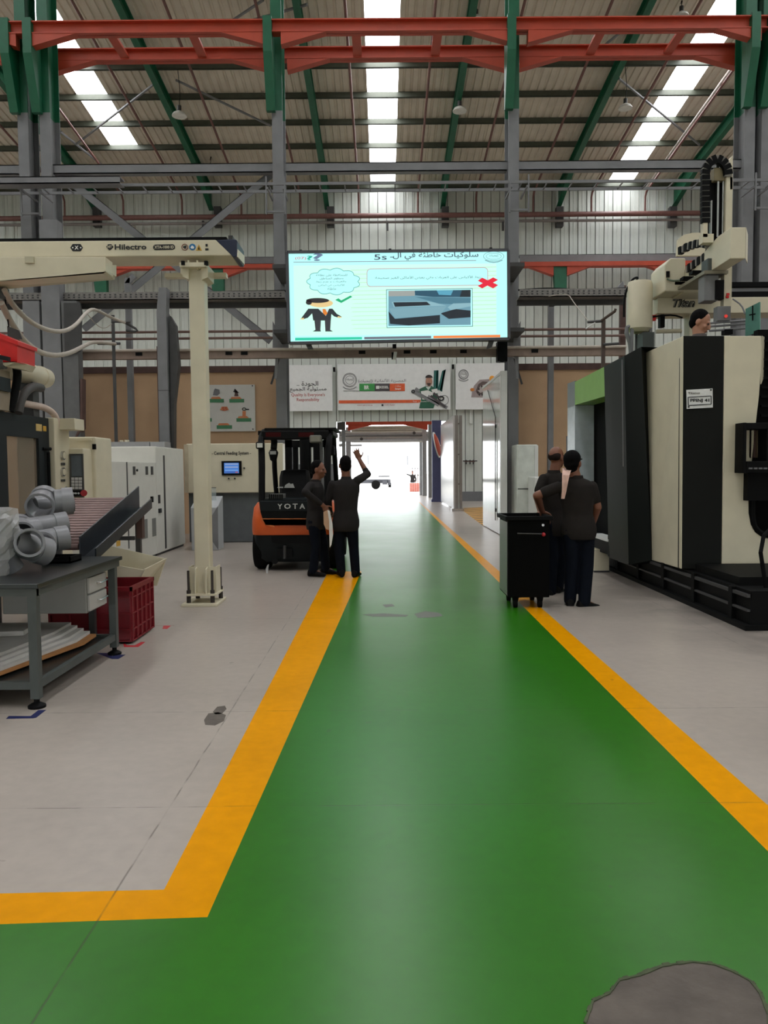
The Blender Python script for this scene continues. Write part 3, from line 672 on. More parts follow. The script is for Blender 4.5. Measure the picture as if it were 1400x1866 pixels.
# brackets that carry the channel below the screen
for x, lab, s_ in ((506, 'grey knee bracket under the channel on left screen column', 1), (940, 'grey knee bracket under the channel on right screen column', -1)):
    t = thing('knee_bracket', lab, 'bracket', W(x, 660, 17.0), 'channel brackets on the screen columns')
    a, b, c = W(x-9*s_, 585, 17.1), W(x-9*s_, 640, 17.1), W(x+2*s_, 605, 17.1)
    M().prism([a, b, W(x+5*s_, 640, 17.1), c], (0, .03, 0)).build('side_plate', STEEL, t)
    mb = M(); pxline(mb, [(x+26*s_, 634), (x-2*s_, 652), (x-4*s_, 690)], 4, 16.98, .08); mb.build('strut', STEEL, t)
    mb = M(); pxline(mb, [(x+5*s_, 645), (x-12*s_, 700)], 3, 17.3, .06); mb.build('strut', DSTEEL, t)
for x, y, lab in ((719, 636, 'small camera block under the middle of the lit screen'), (918, 630, 'black two-pulley block under the right end of lit screen')):
    t = thing('camera_block', lab, 'camera', W(x, y+10, 16.85))
    if x < 800:
        M().px(x-3.5, x+3.5, y-9, y-2, 16.75, .1).build('mount', BLACK, t); M().pxpoly([(x-1, y+5), (x+5, y+5), (x+3, y+19), (x-3, y+19)], 16.72, .12).build('housing', WHITE, t)
        M().px(x-5, x-1, y+6, y+18, 16.75, .1).build('side_cap', BLACK, t)
    else:
        M().cyl(W(x-5, y-2, 16.6), W(x-5, y-2, 16.72), .07, n=14).build('pulley', BLACK, t); M().cyl(W(x-3, y+24, 16.6), W(x-3, y+24, 16.72), .07, n=14).build('pulley', BLACK, t)
        M().px(x-11, x+7, y-8, y+28, 16.7, .24).build('plate', BLACK, t)
# ================================================================ BANNERS ON THE FAR WALL
BY = YW-.28
def board(name, label, x0, x1, y0, y1):
    t = thing(name, label, 'sign', W((x0+x1)/2, y1, BY)); M().px(x0, x1, y0, y1, BY, .08).build('board', SIGNW, t); return t
RINK, GREYI = mat('red_print', (176, 64, 60), .6), mat('grey_print', (120, 120, 124), .6)
OPR = mat('orange_print', (222, 94, 50), .6); GPR = mat('green_print', (62, 150, 76), .6); DPR = mat('dark_grey_print', (72, 66, 68), .6)
bf = BY-.004
t = board('quality_sign', 'white wall sign with Arabic text over red English slogan, leftmost of three', 526, 606, 665, 749)
pxtext('arabic_text', arabic('الجودة ..'), 541, 580, 700, bf, INK, t, h=11, bold=.008)
pxtext('arabic_text', arabic('مسئولية الجميع'), 528, 595, 710, bf, INK, t, h=10, bold=.008)
pxtext('slogan_text', "Quality Is Everyone's", 531, 592, 720, bf, RINK, t, h=7.5, bold=.008)
pxtext('slogan_text', 'Responsibility', 541, 582, 729, bf, RINK, t, h=7.5, bold=.008)
def emblem(t, cx, cy, r):
    mb = M(); pxring(mb, cx, cy, r, r, .9, bf-.01, .01, 24); pxring(mb, cx, cy, r*.86, r*.86, .6, bf-.01, .01, 24); pxring(mb, cx, cy, r*.62, r*.62, .7, bf-.01, .01, 24)
    pxline(mb, [(cx-r*.95, cy+r*.95), (cx-r*.5, cy+r*1.22), (cx, cy+r*1.3), (cx+r*.5, cy+r*1.22), (cx+r*.95, cy+r*.95)], 1.3, bf-.01, .01)
    mb.build('round_emblem', GREYI, t); pxtext('emblem_text', arabic('إيجيك'), cx-r*.45, cx+r*.45, cy-1, bf-.01, INK, t, h=r*.4, res=1)
t = board('company_banner', 'wide white wall banner with colour blocks and man carrying pipes', 615.5, 821, 663, 747)
emblem(t, 637.5, 692.5, 13)
pxtext('arabic_text', arabic('المصرية الألمانية (إيجيك)'), 653, 740, 694, bf, GREYI, t, h=8, bold=.006)
for a, b, m in ((655, 683, GPR), (683, 710.5, DPR), (710.5, 738, OPR)):
    M().px(a, b, 699, 712.5, bf-.01, .01).build('colour_block', m, t)
WP = mat('white_print', (232, 232, 228), .6)
pxtext('block_text', 'BR', 664, 673, 706, bf-.014, WP, t, h=7, bold=.03); pxtext('block_text', 'KESSEL', 692.5, 708.5, 705.5, bf-.014, WP, t, h=4.5, bold=.02)
M().px(685.5, 691.5, 703, 708.5, bf-.014, .005).build('block_mark', WP, t); pxtext('block_text', arabic('سمارت'), 720, 731, 703.5, bf-.014, WP, t, h=4); pxtext('block_text', 'Smart', 720, 731, 708.5, bf-.014, WP, t, h=3.6, bold=.02)
mb = M(); pxline(mb, [(626, 712.6), (738, 712.4)], .7, bf-.004, .004); mb.build('rule', INK, t)
M().px(617.5, 783, 729, 734.5, bf-.01, .01).build('orange_band', OPR, t)
pxtext('band_text', arabic('اتصل بنا'), 753, 781, 731.5, bf-.016, WP, t, h=3.6, res=1)
pxtext('web_text', 'www.egic.com.eg', 651, 679, 738.5, bf-.004, RINK, t, h=2.6, res=1); M().px(695.5, 699, 736.5, 740, bf-.006, .006).build('web_mark', INK, t); pxtext('web_text', 'EGIC Egypt', 701, 720, 738, bf-.004, RINK, t, h=2.8, res=1)
# man with pipes: flat print shapes
def bp(n, pts, c, k): M().pxpoly(pts, bf-.006-.004*k, .004).build(n, mat('print_'+n+'_%d' % c[0], c, .6), t)
TEAL = (32, 96, 90)
for pts in ([(791,675),(798,675),(797,710),(790,708)], [(796,674.5),(799.5,675),(799,712),(795,710)], [(806,676),(813,673),(805,712),(798,710)], [(809,674),(812,674.5),(806,714),(802,712)]): bp('pipe_print', pts, TEAL, 1)
bp('overall_print', [(764,709),(775,704),(787,703),(795,710),(799,722),(790,744),(764,744),(768,725)], (40, 92, 70), 2)
bp('overall_print', [(776,705),(781,711),(786,704)], (206, 216, 210), 3)
bp('face_print', el(782, 695, 6, 9), (178, 132, 112), 4); bp('hair_print', el(782, 688, 6.5, 5, 175, 365, 12), (44, 36, 34), 5)
bp('hair_print', [(778,698),(786,698),(784,703),(780,703)], (60, 46, 42), 5)
bp('glove_print', [(767,713),(780,711),(790,716),(786,728),(770,728)], (226, 226, 222), 4); bp('glove_print', [(786,710),(797,708),(799,716),(790,718)], (226, 226, 222), 4)
for a, b in (((752,712),(800,738)), ((757,708),(764,713)), ((780,722),(815,743))):
    mb = M(); pxline(mb, [a, b], 6, bf-.03, .004); mb.build('grey_pipe_print', mat('print_pipe_grey', (128, 128, 130), .6), t)
mb = M(); pxring(mb, 753, 713.5, 3.4, 3.4, 2, bf-.034, .004, 16); pxring(mb, 804, 726, 6, 5, 2.6, bf-.034, .004, 16); pxring(mb, 810, 729, 8, 9, .8, bf-.03, .004, 20); mb.build('coil_print', INK, t)
for a, b in (((785,721),(812,742)), ((790,716),(800,724))):
    mb = M(); pxline(mb, [a, b], 4, bf-.036, .004); mb.build('grey_pipe_print', DPR, t)
t = board('manifold_sign', 'white wall sign with emblem and pipe manifold picture, rightmost of three', 830.5, 922, 662, 746)
emblem(t, 845, 682.5, 9.3)
bp('manifold_print', [(859,724),(861,712),(864,703),(874,692),(892,691),(893,700),(886,704),(884,724)], (158, 144, 142), 1)
bp('manifold_print', [(867,713),(872,700),(880,695),(890,696),(888,706),(884,716),(872,720)], (96, 80, 76), 2)
bp('manifold_print', [(871,712),(876,703),(886,700),(884,712),(876,716)], (176, 164, 160), 3)
for x, y in ((871, 715), (874, 719), (879, 719), (884, 716), (873, 709), (878, 704)): bp('valve_print', el(x, y, 1.6, 2.2, n=10), (52, 44, 42), 4)
bp('gauge_print', el(897, 690, 5, 5.5), (236, 160, 52), 4); bp('gauge_print', el(861, 710, 4, 3, n=12), (206, 128, 60), 4); bp('gauge_print', el(898.5, 692, 1.8, 2.4, n=10), (90, 66, 40), 5)
for x, y in ((826, 668), (609, 673)): M().px(x-2, x+2, y-4, y+4, BY-.2, .15).build('wall_clip', BLACK, wall_back)
# poster on the beige wall
pf = 18.35
t = thing('safety_poster', 'pale poster with five green-based pictures on beige wall behind cream post', 'poster', W(418, 786, pf))
M().px(371, 465, 701, 786, pf, .03).build('poster_sheet', mat('pale_poster', (206, 204, 198), .6, noise=.03), t)
PG, PO = mat('poster_green', (70, 130, 92), .6), mat('poster_orange', (206, 128, 84), .6)
for x0, x1, y in ((382, 408, 727), (418, 445, 727), (371, 386, 762), (431, 458, 762), (395, 423, 775)):
    M().px(x0, x1, y, y+6.5, pf-.006, .006).build('green_base', PG, t)
    if x0 > 375: M().pxpoly([(x0+2, y), (x0+4, y-3.5), (x1-8, y-4), (x1-4, y)], pf-.005, .005).build('orange_shape', PO, t)
for pts, m in (([(388,720),(390,711),(392,708),(400,710),(401,717),(396,721)], GREYI), ([(427,722),(429,710),(432,712),(435,722)], BRN), ([(401,747),(404,741),(414,741),(417,747),(409,749)], PO), ([(376,752),(377,742),(379,752)], INK), ([(442,760),(442,749),(448,749),(448,760)], PO), ([(425,714),(428,708),(436,716),(430,716)], DPR)):
    M().pxpoly(pts, pf-.006, .006).build('picture_shape', m, t)
mb = M(); pxring(mb, 445, 745.5, 4, 3, 1.6, pf-.008, .006, 16); pxline(mb, [(448, 746), (454, 746)], 2, pf-.008, .006); mb.build('picture_shape', INK, t)
pxtext('poster_text', '5S', 405, 414, 745, pf-.009, RINK, t, h=6)
for x, y in ((460, 703), (461, 782)): M().px(x-1, x+1, y-1, y+1, pf-.01, .01).build('screw', INK, t)
# ================================================================ DOORWAY, OUTSIDE
door = struct('door_1', (0, 44, 0))
DSIL = mat('door_galvanised', (150, 152, 154), .4, .5, noise=.08)
DY = 44.0
ztop = W(700, 770, DY).z
def post(x0, x1, Y, zt_, m=DSIL, name='door_jamb', yb=None): M().box(W(x0, 850, Y).x, W(x1, 850, Y).x, Y, Y+.25, 0, zt_).build(name, m, door)
post(631, 640, DY, W(700, 778, DY).z); post(770, 778, DY-.3, W(700, 775, DY).z)
post(765, 770, DY+.6, W(700, 780, DY).z)
zc0 = W(700, 776, DY+.3).z; zc1 = W(700, 806, DY+.3).z
xa, xb = W(640, 800, DY+.3).x, W(770, 800, DY+.3).x
n = 7; hh = (zc0-zc1)/n
for k in range(n): M().cyl((xa, DY+.42, zc1+hh*(k+.5)), (xb, DY+.42, zc1+hh*(k+.5)), hh*.56, n=8).build('shutter_slat', mat('shutter_slat_paint', (170, 166, 156), .5), door)
for y, r in ((790, .1), (793, .05), (799, .14), (803, .05)): M().cyl((W(618, y, DY-.1).x, DY-.1, W(700, y, DY-.1).z), (W(786, y, DY-.1).x, DY-.1, W(700, y, DY-.1).z), r, n=10).build('cross_pipe', DSIL, door, smooth=True)
for x, y in ((755, 789), (659, 800)): M().cyl(W(x, y, DY-.35), W(x, y, DY-.2), .09, n=12).build('motor_cap', DSTEEL, door)
M().px(637, 660, 810, 813, DY-.2, .1).build('arm', DSIL, door)
for x, y in ((619, 789), (622, 801), (618, 812), (626, 795)): M().cyl(W(x, y, DY+.2), W(x+12, y-3, DY+.2), .09, n=8).build('pipe_elbow', DSIL, door)
can = thing('dock_canopy', 'orange-edged canopy over the loading door outside', 'canopy', (0, 40, ztop))
M().box(-8, 8, 36.2, 45.5, W(700, 752, 40).z+.6, W(700, 752, 40).z+.7).build('canopy_sheet', ROOF, can)
z_o1, z_o0 = W(700, 764, 41).z, W(700, 774, 41).z
M().box(W(630, 770, 41).x, W(790, 770, 41).x, 41, 41.2, z_o0, z_o1).build('orange_beam', ORANGE, can)
for s_, x in ((1, 634), (-1, 780)): X = W(x, 775, 41).x; M().prism([(X, 41.02, z_o0), (X+1.3*s_, 41.02, z_o0), (X, 41.02, z_o0-.3)], (0, .15, 0)).build('beam_gusset', ORANGE, can)
for x in (626, 784): M().box(W(x, 775, 41).x-.1, W(x, 775, 41).x+.1, 41.05, 41.15, 0, z_o1+.3).build('canopy_post', DSIL, can)
M().px(614.5, 629, 769, 783, 40.5, .4).build('junction_box', DSTEEL, can)
t = thing('blue_column', 'dark blue painted column at the right side of the doorway', 'column', W(797, 915, 35.6))
M().box(W(788, 850, 35.4).x, W(805, 850, 35.4).x, 35.4, 35.75, 0, W(797, 766, 35.4).z).build('shaft', mat('dark_blue_paint', (62, 64, 98), .5), t)
M().box(W(786, 850, 35.4).x, W(806.5, 850, 35.4).x, 35.35, 35.8, 0, .12).build('foot', mat('dark_blue_paint', (62, 64, 98), .5), t)
t = thing('convex_mirror', 'red-rimmed traffic mirror fixed on the blue column by doorway', 'mirror', W(796, 810, 33.5))
c = W(795, 811, 34.2); ax = Vector((-.55, -.55, -.62)).normalized()
ax = Vector((-.96, .2, -.22)).normalized()
M().lathe(c, [(0, .16), (.3, .13), (.5, .06), (.55, 0), (0, 0)], 28, -ax).build('mirror_shell', ORANGE, t, smooth=True)
M().lathe(c-(-ax)*.012, [(0, .008), (.5, .008), (.5, 0), (0, 0)], 28, -ax).build('mirror_face', CHROME, t)
M().lathe(c, [(.52, .0), (.585, .0), (.585, .04), (.52, .04)], 28, -ax).build('mirror_rim', WHITE, t, smooth=True)
M().cyl(c-ax*.1, W(803, 812, 35.38), .03).build('mirror_arm', STEEL, t)
# ground outside and what stands on it
OUTG = mat('pale_concrete_yard', (196, 192, 184), .8, noise=.08, ns=.6)
og = M().box(-160, 160, 45, 260, -.2, -.005).box(-160, 160, -120, -10, -.2, -.005).build('ground_yard', OUTG); og['kind'] = 'structure'
TRK = mat('dark_truck_chassis', (66, 66, 72), .6)
TY = 60.0
t = thing('truck', 'bare truck chassis parked in the bright yard beyond the door', 'truck', G(672, 890))
TY = G(686, 891.5).y
M().px(590, 712, 874, 881, TY+.3, .3).build('chassis_rail', TRK, t); M().px(590, 712, 874, 881, TY+1.6, .3).build('chassis_rail', TRK, t)
for x in (685, 600):
    c = W(x, 883.3, TY); rw = c.z
    for yy in (TY, TY+1.9):
        w_ = M().lathe((c.x, yy, rw), [(rw*.55, 0), (rw*.95, .02), (rw, .08), (rw, .22), (rw*.95, .28), (rw*.55, .3)], 26, (0, 1, 0)).build('wheel', RUBBER, t, smooth=True)
        M().lathe((c.x, yy+.03, rw), [(0, 0), (rw*.3, -.01), (rw*.55, .06), (rw*.55, .12), (0, .12)], 20, (0, 1, 0)).build('wheel_hub', STEEL, t)
M().px(697, 706, 876, 883, TY-.1, .5).build('fuel_tank', TRK, t); M().px(707, 712, 874, 884, TY, 2.1).build('rear_bumper', TRK, t)
M().px(708, 713, 880, 888, TY+.5, .4).build('mud_flap', RUBBER, t)
M().px(560, 600, 812, 880, TY, 2.2).build('cab', WHITE, t, bevel=.2); M().px(690, 710, 867, 869, TY+.4, .06).build('stop_rail', TRK, t)
t = thing('brick_planter', 'low red and white brick barrier in the yard, right of door', 'barrier', G(757, 896))
a, b = G(747, 896), G(768, 896); zt_ = W(757, 880, a.y).z
M().box(a.x, b.x, a.y, a.y+.8, 0, zt_).build('barrier_core', mat('white_mortar', (214, 206, 200), .8), t)
bk = mat('red_brick', (186, 92, 76), .8); rows = 6; cols = 5; bw, bh = (b.x-a.x)/cols, zt_/rows
bmsh = M().box(.012, bw-.012, -.02, .05, .012, bh-.012).mesh('brick', bk)
for r in range(rows):
    for c_ in range(cols): inst('brick', bmsh, (a.x+bw*c_, a.y, bh*r), t)
t = thing('yard_rack', 'thin steel rack standing in the yard behind the brick barrier', 'rack', G(760, 893))
Y_ = G(760, 891).y
for x in (752, 757, 762, 767): M().px(x-.7, x+.7, 853, 892, Y_, .15).build('upright', BRN, t)
for y in (853, 866): M().px(750, 768, y-.6, y+.6, Y_, .15).build('crossbar', DSTEEL, t)
for x, y0, y1, lab in ((671, 829, 846, 'left thin grey lamp pole in the white haze beyond door'), (743, 830, 847, 'right thin grey lamp pole in the white haze beyond door')):
    t = thing('yard_pole', lab, 'pole', (W(x, 850, 90).x, 90, 0), 'poles far out in the yard')
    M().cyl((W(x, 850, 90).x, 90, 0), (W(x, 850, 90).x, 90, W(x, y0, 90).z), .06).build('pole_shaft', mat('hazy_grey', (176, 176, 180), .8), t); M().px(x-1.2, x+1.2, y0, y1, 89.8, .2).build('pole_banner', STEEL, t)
# ================================================================ OPEN DOOR LEAVES ON THE RIGHT
t = thing('sliding_door_leaf', 'tall grey sliding door leaf with ladder-like edge, right of the doorway', 'door', (2.6, 30, 0))
xl = WX(806, 918, 2.54); Yn = 27.6; Yf = 33.6
zl_ = W(828, 757, Yn).z
M().box(2.5, 2.56, Yn, Yf, .1, zl_).build('leaf_panel', mat('pale_grey_door', (186, 184, 182), .22, noise=.06), t)
LG = mat('leaf_edge_grey', (128, 122, 118), .5)
M().box(2.56, W(828+1, 850, Yn).x+.12, Yn, Yn+.08, .02, zl_).build('leaf_edge', LG, t)
x0 = W(837.5, 850, Yn).x
M().box(x0, x0+.1, Yn, Yn+.08, .02, zl_).build('leaf_edge', LG, t)
for y in (772, 828, 882): z = W(835, y, Yn).z; M().box(2.66, x0, Yn+.02, Yn+.06, z-.025, z+.025).build('leaf_rung', LG, t)
M().box(2.62, x0, Yn+.04, Yn+.05, .1, zl_).build('back_sheet', CLAD, t)
M().box(2.42, 2.85, Yn-.3, Yn+.3, .0, .1).build('floor_guide', CHROME, t)
t = thing('glossy_partition', 'glossy white panel wall reflecting daylight, beside right screen column', 'partition', (2.68, 18.5, 0))
Pn, Pf = WX(923, 975, 2.68).y, 20.3
Pn = 17.2; zt_ = W(924, 682, Pn).z
GLOSS = mat('glossy_white_panel', (214, 216, 212), .09, noise=.05, bump=.05, bs=3.5)
M().box(2.62, 2.72, Pn, Pf, .02, zt_).build('panel_sheet', GLOSS, t)
M().box(2.6, 2.74, Pn-.14, Pn, 0, zt_+.06).build('panel_post', WHITE, t); M().box(2.6, 2.74, Pn, Pf, zt_, zt_+.05).build('top_rail', WHITE, t)
M().tube([(2.6, 19.2, zt_-.15), (2.6, 17.9, zt_-.9), (2.6, 17.9, .3)], .012, n=6).build('seal_strip', DSTEEL, t)
for z in (.5, 2.45): M().box(2.595, 2.62, 17.88, 17.96, z, z+.08).build('hinge', BLACK, t)
# dirty stand marks on far right wall: small valve set
t = thing('valve_set', 'small dark valve handles fixed low on the far right wall', 'valve', W(857, 850, 35.8))
for x in (850, 857, 863): M().px(x-1, x+1, 838, 846, 35.75, .1).build('valve_stem', DSTEEL, t); M().px(x-3, x+3, 840, 842, 35.7, .05).build('valve_handle', BRN, t)
M().px(844, 870, 839, 841, 35.8, .06).build('valve_pipe', DSTEEL, t)
# cabinets at the foot of the right beige wall
t = thing('white_cabinet', 'tall pale cabinet against the beige wall behind the black trolley', 'cabinet', W(962, 950, 16.8))
M().px(942, 980, 810, 962, 16.8, .7).build('body', mat('pale_green_white', (212, 216, 208), .25), t, bevel=.02)
M().px(975, 981, 812, 960, 16.78, .1).build('side_trim', WHITE, t); M().px(944, 972, 890, 891.5, 16.79, .02).build('door_gap', DSTEEL, t)
t = thing('white_cabinet', 'lower white cabinet behind the bald worker by beige wall', 'cabinet', W(985, 960, 16.0))
M().px(974, 1030, 869, 985, 16.0, .7).build('body', WHITE, t, bevel=.02); M().px(977, 1028, 880, 980, 15.98, .03).build('door', mat('pale_green_white', (212, 216, 208), .25), t); M().px(1000, 1003, 920, 930, 15.95, .03).build('handle', DSTEEL, t)
# ================================================================ CENTRAL FEEDING CABINET, LECTERN
CY = 16.0
t = thing('feeding_cabinet', 'cream control cabinet reading Central Feeding System with small screen and grey base', 'cabinet', W(412, 987, CY))
M().px(340, 516, 808, 898, CY, .6).build('cabinet_body', CREAM, t, bevel=.015)
M().px(345, 516, 898, 987, CY+.12, .5).build('cabinet_base', mat('grey_cabinet_base', (92, 96, 98), .6), t)
M().px(336, 343, 810, 898, CY-.03, .3).build('side_frame', mat('warm_beige_frame', (190, 176, 150), .5), t)
pxtext('cabinet_text', 'Central Feeding System', 390, 453.5, 826.5, CY-.003, INK, t, h=8, bold=.02)
pxtext('cabinet_text', '-', 386.2, 388.2, 827, CY-.003, INK, t); pxtext('cabinet_text', '-', 455.5, 457.5, 826.5, CY-.003, INK, t)
f_ = M().px(404, 440, 840, 866, CY-.03, .05).build('screen_frame', BLACK, t)
M().px(408.5, 435.5, 843.5, 862.5, CY-.034, .006).build('screen_face', emit('panel_blue', (70, 130, 214), .8), f_)
for y0, y1, c in ((844.5, 847, (150, 170, 214)), (850, 852.5, (150, 190, 240)), (856, 858, (120, 170, 236)), (859.5, 861.5, (60, 90, 170))): M().px(410, 434, y0, y1, CY-.038, .004).build('screen_line', emit('panel_line_%d' % c[0], c, .8), f_)
M().px(429, 434, 859.5, 861.5, CY-.04, .003).build('screen_button', emit('panel_red', (200, 90, 90), .7), f_)
for x, y in ((445, 853), (417, 872), (428, 872)): M().cyl(W(x, y, CY-.03), W(x, y, CY), .018, n=10).build('button', INK, t)
LYY = 14.3
t = thing('display_lectern', 'grey-white lectern with sloped top and clear sign, behind cream post', 'lectern', G(373, 1003))
LYY = G(373, 1003).y
LEC = mat('light_grey_lectern', (176, 178, 180), .45, noise=.05)
a0, a1 = W(349, 1000, LYY), W(398, 1000, LYY)
zt_, zl_ = W(373, 915, LYY).z, W(373, 925, LYY).z
M().prism([(a0.x, LYY+.02, 0), (a0.x, LYY+.5, 0), (a0.x, LYY+.5, zt_+.1), (a0.x, LYY, zl_)], (a1.x-a0.x, 0, 0)).build('lectern_body', LEC, t, bevel=.01)
mb = M(); mb.prism([W(380, 950, LYY-.002), W(397, 922, LYY-.002), W(398, 1002, LYY-.002), W(379, 975, LYY-.002)], (0, .01, 0)); mb.build('side_facet', STEEL, t)
M().px(376, 394, 889, 921, LYY+.3, .012).build('sign_pane', glass('clear_acrylic', (190, 204, 204), .3), t)
M().px(376, 394, 888.3, 889.3, LYY+.3, .012).build('pane_edge', DSTEEL, t)
pxtext('lectern_text', 'GIC', 371, 386, 923.5, LYY-.006, INK, t, h=6, bold=.02)
# ================================================================ FORKLIFT
FY = 11.35
fl = thing('forklift', 'orange and black forklift parked tail-first, seen from behind beside two workers', 'forklift', G(535, 1040))
FOR = mat('orange_forklift_paint', (214, 92, 34), .35, noise=.1, ns=4)
FBK = mat('forklift_black', (10, 10, 11), .55, noise=.2, spec=.15)
FDK = mat('forklift_dark_panel', (20, 25, 27), .45, noise=.12, spec=.2)
cx = W(536, 950, FY).x
def zx(x, y, Y=FY): p = W(x, y, Y); return (p.x, p.z)
hw = cx-W(457, 950, FY).x                                    # half width
zc = lambda y, Y=FY: W(536, y, Y).z
# counterweight: lofted body, rounded in plan
def plan(z, w, y0, y1, r, n=6):
    pts = []
    for sx, sy, a0 in ((1, 0, -90), (1, 1, 0), (-1, 1, 90), (-1, 0, 180)):
        for k in range(n+1):
            a = math.radians(a0+90*k/n)
            pts.append(Vector((cx+sx*(w-r)+r*math.cos(a), (y1-r if sy else y0+r)+r*math.sin(a), z)))
    return pts
mb = M(); mb.loft([plan(zc(975), hw, FY+.02, FY+.9, .16), plan(zc(968), hw+.005, FY-.01, FY+.9, .17), plan(zc(950), hw+.005, FY, FY+.9, .17), plan(zc(925), hw-.02, FY+.03, FY+.9, .17), plan(zc(916), hw-.07, FY+.08, FY+.9, .14)])
mb.build('counterweight', FOR, fl, smooth=True)
sym = lambda pts: pts+[(1072-x, y) for x, y in pts[::-1]]
M().pxpoly(sym([(472, 913), (474, 931), (480, 932)]), FY-.03, .12).build('rear_badge_panel', FDK, fl, bevel=.012)
M().pxpoly(sym([(474, 931), (478, 944), (486, 953), (500, 957)]), FY-.02, .1).build('rear_grille', FBK, fl, bevel=.01)
M().pxpoly(sym([(478, 945), (485, 954), (500, 958.5), (500, 960.5), (484, 957), (476, 946)]), FY-.035, .04).build('grille_lip', mat('orange_edge_worn', (226, 130, 70), .4), fl)
pxtext('rear_lettering', 'Y', 506, 514.5, 923, FY-.035, mat('worn_white_letter', (206, 208, 204), .5), fl, h=9.5, bold=.02)
for ch, a, b in (('O', 518, 530), ('T', 533.5, 542.5), ('A', 546, 556)): pxtext('rear_lettering', ch, a, b, 922.5, FY-.035, MATS['worn_white_letter'], fl, h=9.5, bold=.02)
mb = M(); mb.loft([plan(zc(1026), hw-.1, FY+.16, FY+.9, .12), plan(zc(1018), hw-.06, FY+.1, FY+.9, .14), plan(zc(990), hw-.01, FY+.06, FY+.9, .14), plan(zc(975), hw-.02, FY+.05, FY+.9, .14)])
mb.build('lower_body', FDK, fl, smooth=True)
M().pxpoly(sym([(494, 976), (496, 988), (504, 990)]), FY+.03, .1).build('tow_recess', FBK, fl)
M().px(505, 533, 1000, 1015, FY+.03, .1).build('tow_bracket', FBK, fl); M().cyl(W(519, 994, FY+.02), W(519, 1018, FY+.02), .025).build('tow_pin', DSTEEL, fl)
M().cyl(W(501, 1022, FY+.1), W(501, 1022, FY+.4), .05, n=14).build('exhaust', FBK, fl)
def tyre(x0, x1, yc, r, name='rear_wheel'):
    w_ = M().lathe((x0, yc, r), [(r*.5, 0), (r*.92, 0), (r, .04), (r, x1-x0-.04), (r*.92, x1-x0), (r*.5, x1-x0)], 30, (1, 0, 0)).build(name, RUBBER, fl, smooth=True)
    M().lathe((x0+.01, yc, r), [(0, 0), (r*.5, 0), (r*.55, .05), (r*.55, x1-x0-.06), (r*.4, x1-x0-.02), (0, x1-x0-.02)], 20, (1, 0, 0)).build('rim', FOR, w_, smooth=True)
rw = .33
tyre(cx-hw+.0, cx-hw+.24, FY+.42, rw); tyre(cx+hw-.24, cx+hw, FY+.42, rw)
tyre(cx-hw-.02, cx-hw+.26, FY+2.05, rw*1.15, 'front_wheel'); tyre(cx+hw-.26, cx+hw+.02, FY+2.05, rw*1.15, 'front_wheel')
M().box(cx-hw+.1, cx+hw-.1, FY+.9, FY+2.4, .22, .72).build('chassis', FBK, fl, bevel=.03)
M().box(cx-hw+.02, cx-hw+.3, FY+1.0, FY+1.75, .3, .5).build('step', DSTEEL, fl); M().box(cx+hw-.3, cx+hw-.02, FY+1.0, FY+1.75, .3, .5).build('step', DSTEEL, fl)
# hood, seat, vent
M().px(478, 594, 908, 916, FY+.1, .9).build('hood', FDK, fl, bevel=.02)
gz0, gz1 = W(500, 913, FY+.1).z, W(500, 898, FY+.1).z
v_ = M().box(W(489, 905, FY+.1).x, W(517, 905, FY+.1).x, FY+.12, FY+.34, gz0, gz1-.02).build('vent_box', mat('grey_vent', (122, 122, 118), .5), fl)
for k in range(7): M().px(490+k*3.8, 492.6+k*3.8, 900.5, 911, FY+.1, .03).build('vent_slot', FBK, v_)
SY = FY+.55
mb = M(); mb.loft([[Vector((W(536, 900, SY).x+dx*sx, SY+dy+k*.05, W(536, y, SY).z)) for dx, dy in ((-1, 0), (-.8, -.05), (.8, -.05), (1, 0), (1, .1), (.8, .15), (-.8, .15), (-1, .1))] for k, (sx, y) in enumerate(((.22, 908), (.235, 890), (.235, 870), (.215, 858), (.14, 855.5)))])
mb.build('seat_back', FBK, fl, smooth=True); M().box(cx-.24, cx+.24, SY+.1, SY+.6, zc(908)-.02, zc(905)+.1).build('seat_cushion', FBK, fl, bevel=.04)
M().pxpoly([(518, 889), (520, 884), (523, 882), (527, 880), (530, 882), (534, 881), (537, 889)], SY-.06, .01).build('seat_patch', mat('white_seat_tear', (190, 190, 188), .7), fl)
M().pxpoly([(505, 889), (507, 887), (516, 887), (516, 889.5)], SY-.06, .01).build('seat_patch', MATS['white_seat_tear'], fl)
# overhead guard
GZ = W(536, 784, FY+.3).z
for s_ in (-1, 1):
    x = cx+s_*(hw-.12)
    mb = M(); mb.tube([(x-s_*.03, FY+.12, zc(915)), (x-s_*.03, FY+.2, zc(830, FY+.2)), (x-s_*.0, FY+.3, GZ-.12), (x-s_*.04, FY+.42, GZ-.01)], .05, n=8, smooth=1); mb.build('guard_rear_leg', FBK, fl, smooth=True)
    mb = M(); mb.tube([(x, FY+2.1, .8), (x, FY+1.75, 1.4), (x-s_*.02, FY+1.55, GZ-.1), (x-s_*.04, FY+1.5, GZ)], .042, n=8, smooth=1); mb.build('guard_front_leg', FBK, fl, smooth=True)
    M().box(x-.05, x+.05, FY+.35, FY+1.6, GZ-.07, GZ).build('guard_side_rail', FBK, fl, bevel=.01)
M().box(cx-hw+.13, cx+hw-.13, FY+.28, FY+.4, GZ-.14, GZ+.0).build('guard_rear_beam', FBK, fl, bevel=.02)
for a, b in ((484, 512), (544, 572)): M().px(a, b, 788, 796, FY+.275, .02).build('rear_lamp', mat('dull_red_lamp', (60, 12, 12), .5, spec=.1), fl)
M().box(cx-hw+.13, cx+hw-.13, FY+1.5, FY+1.6, GZ-.06, GZ).build('guard_front_beam', FBK, fl)
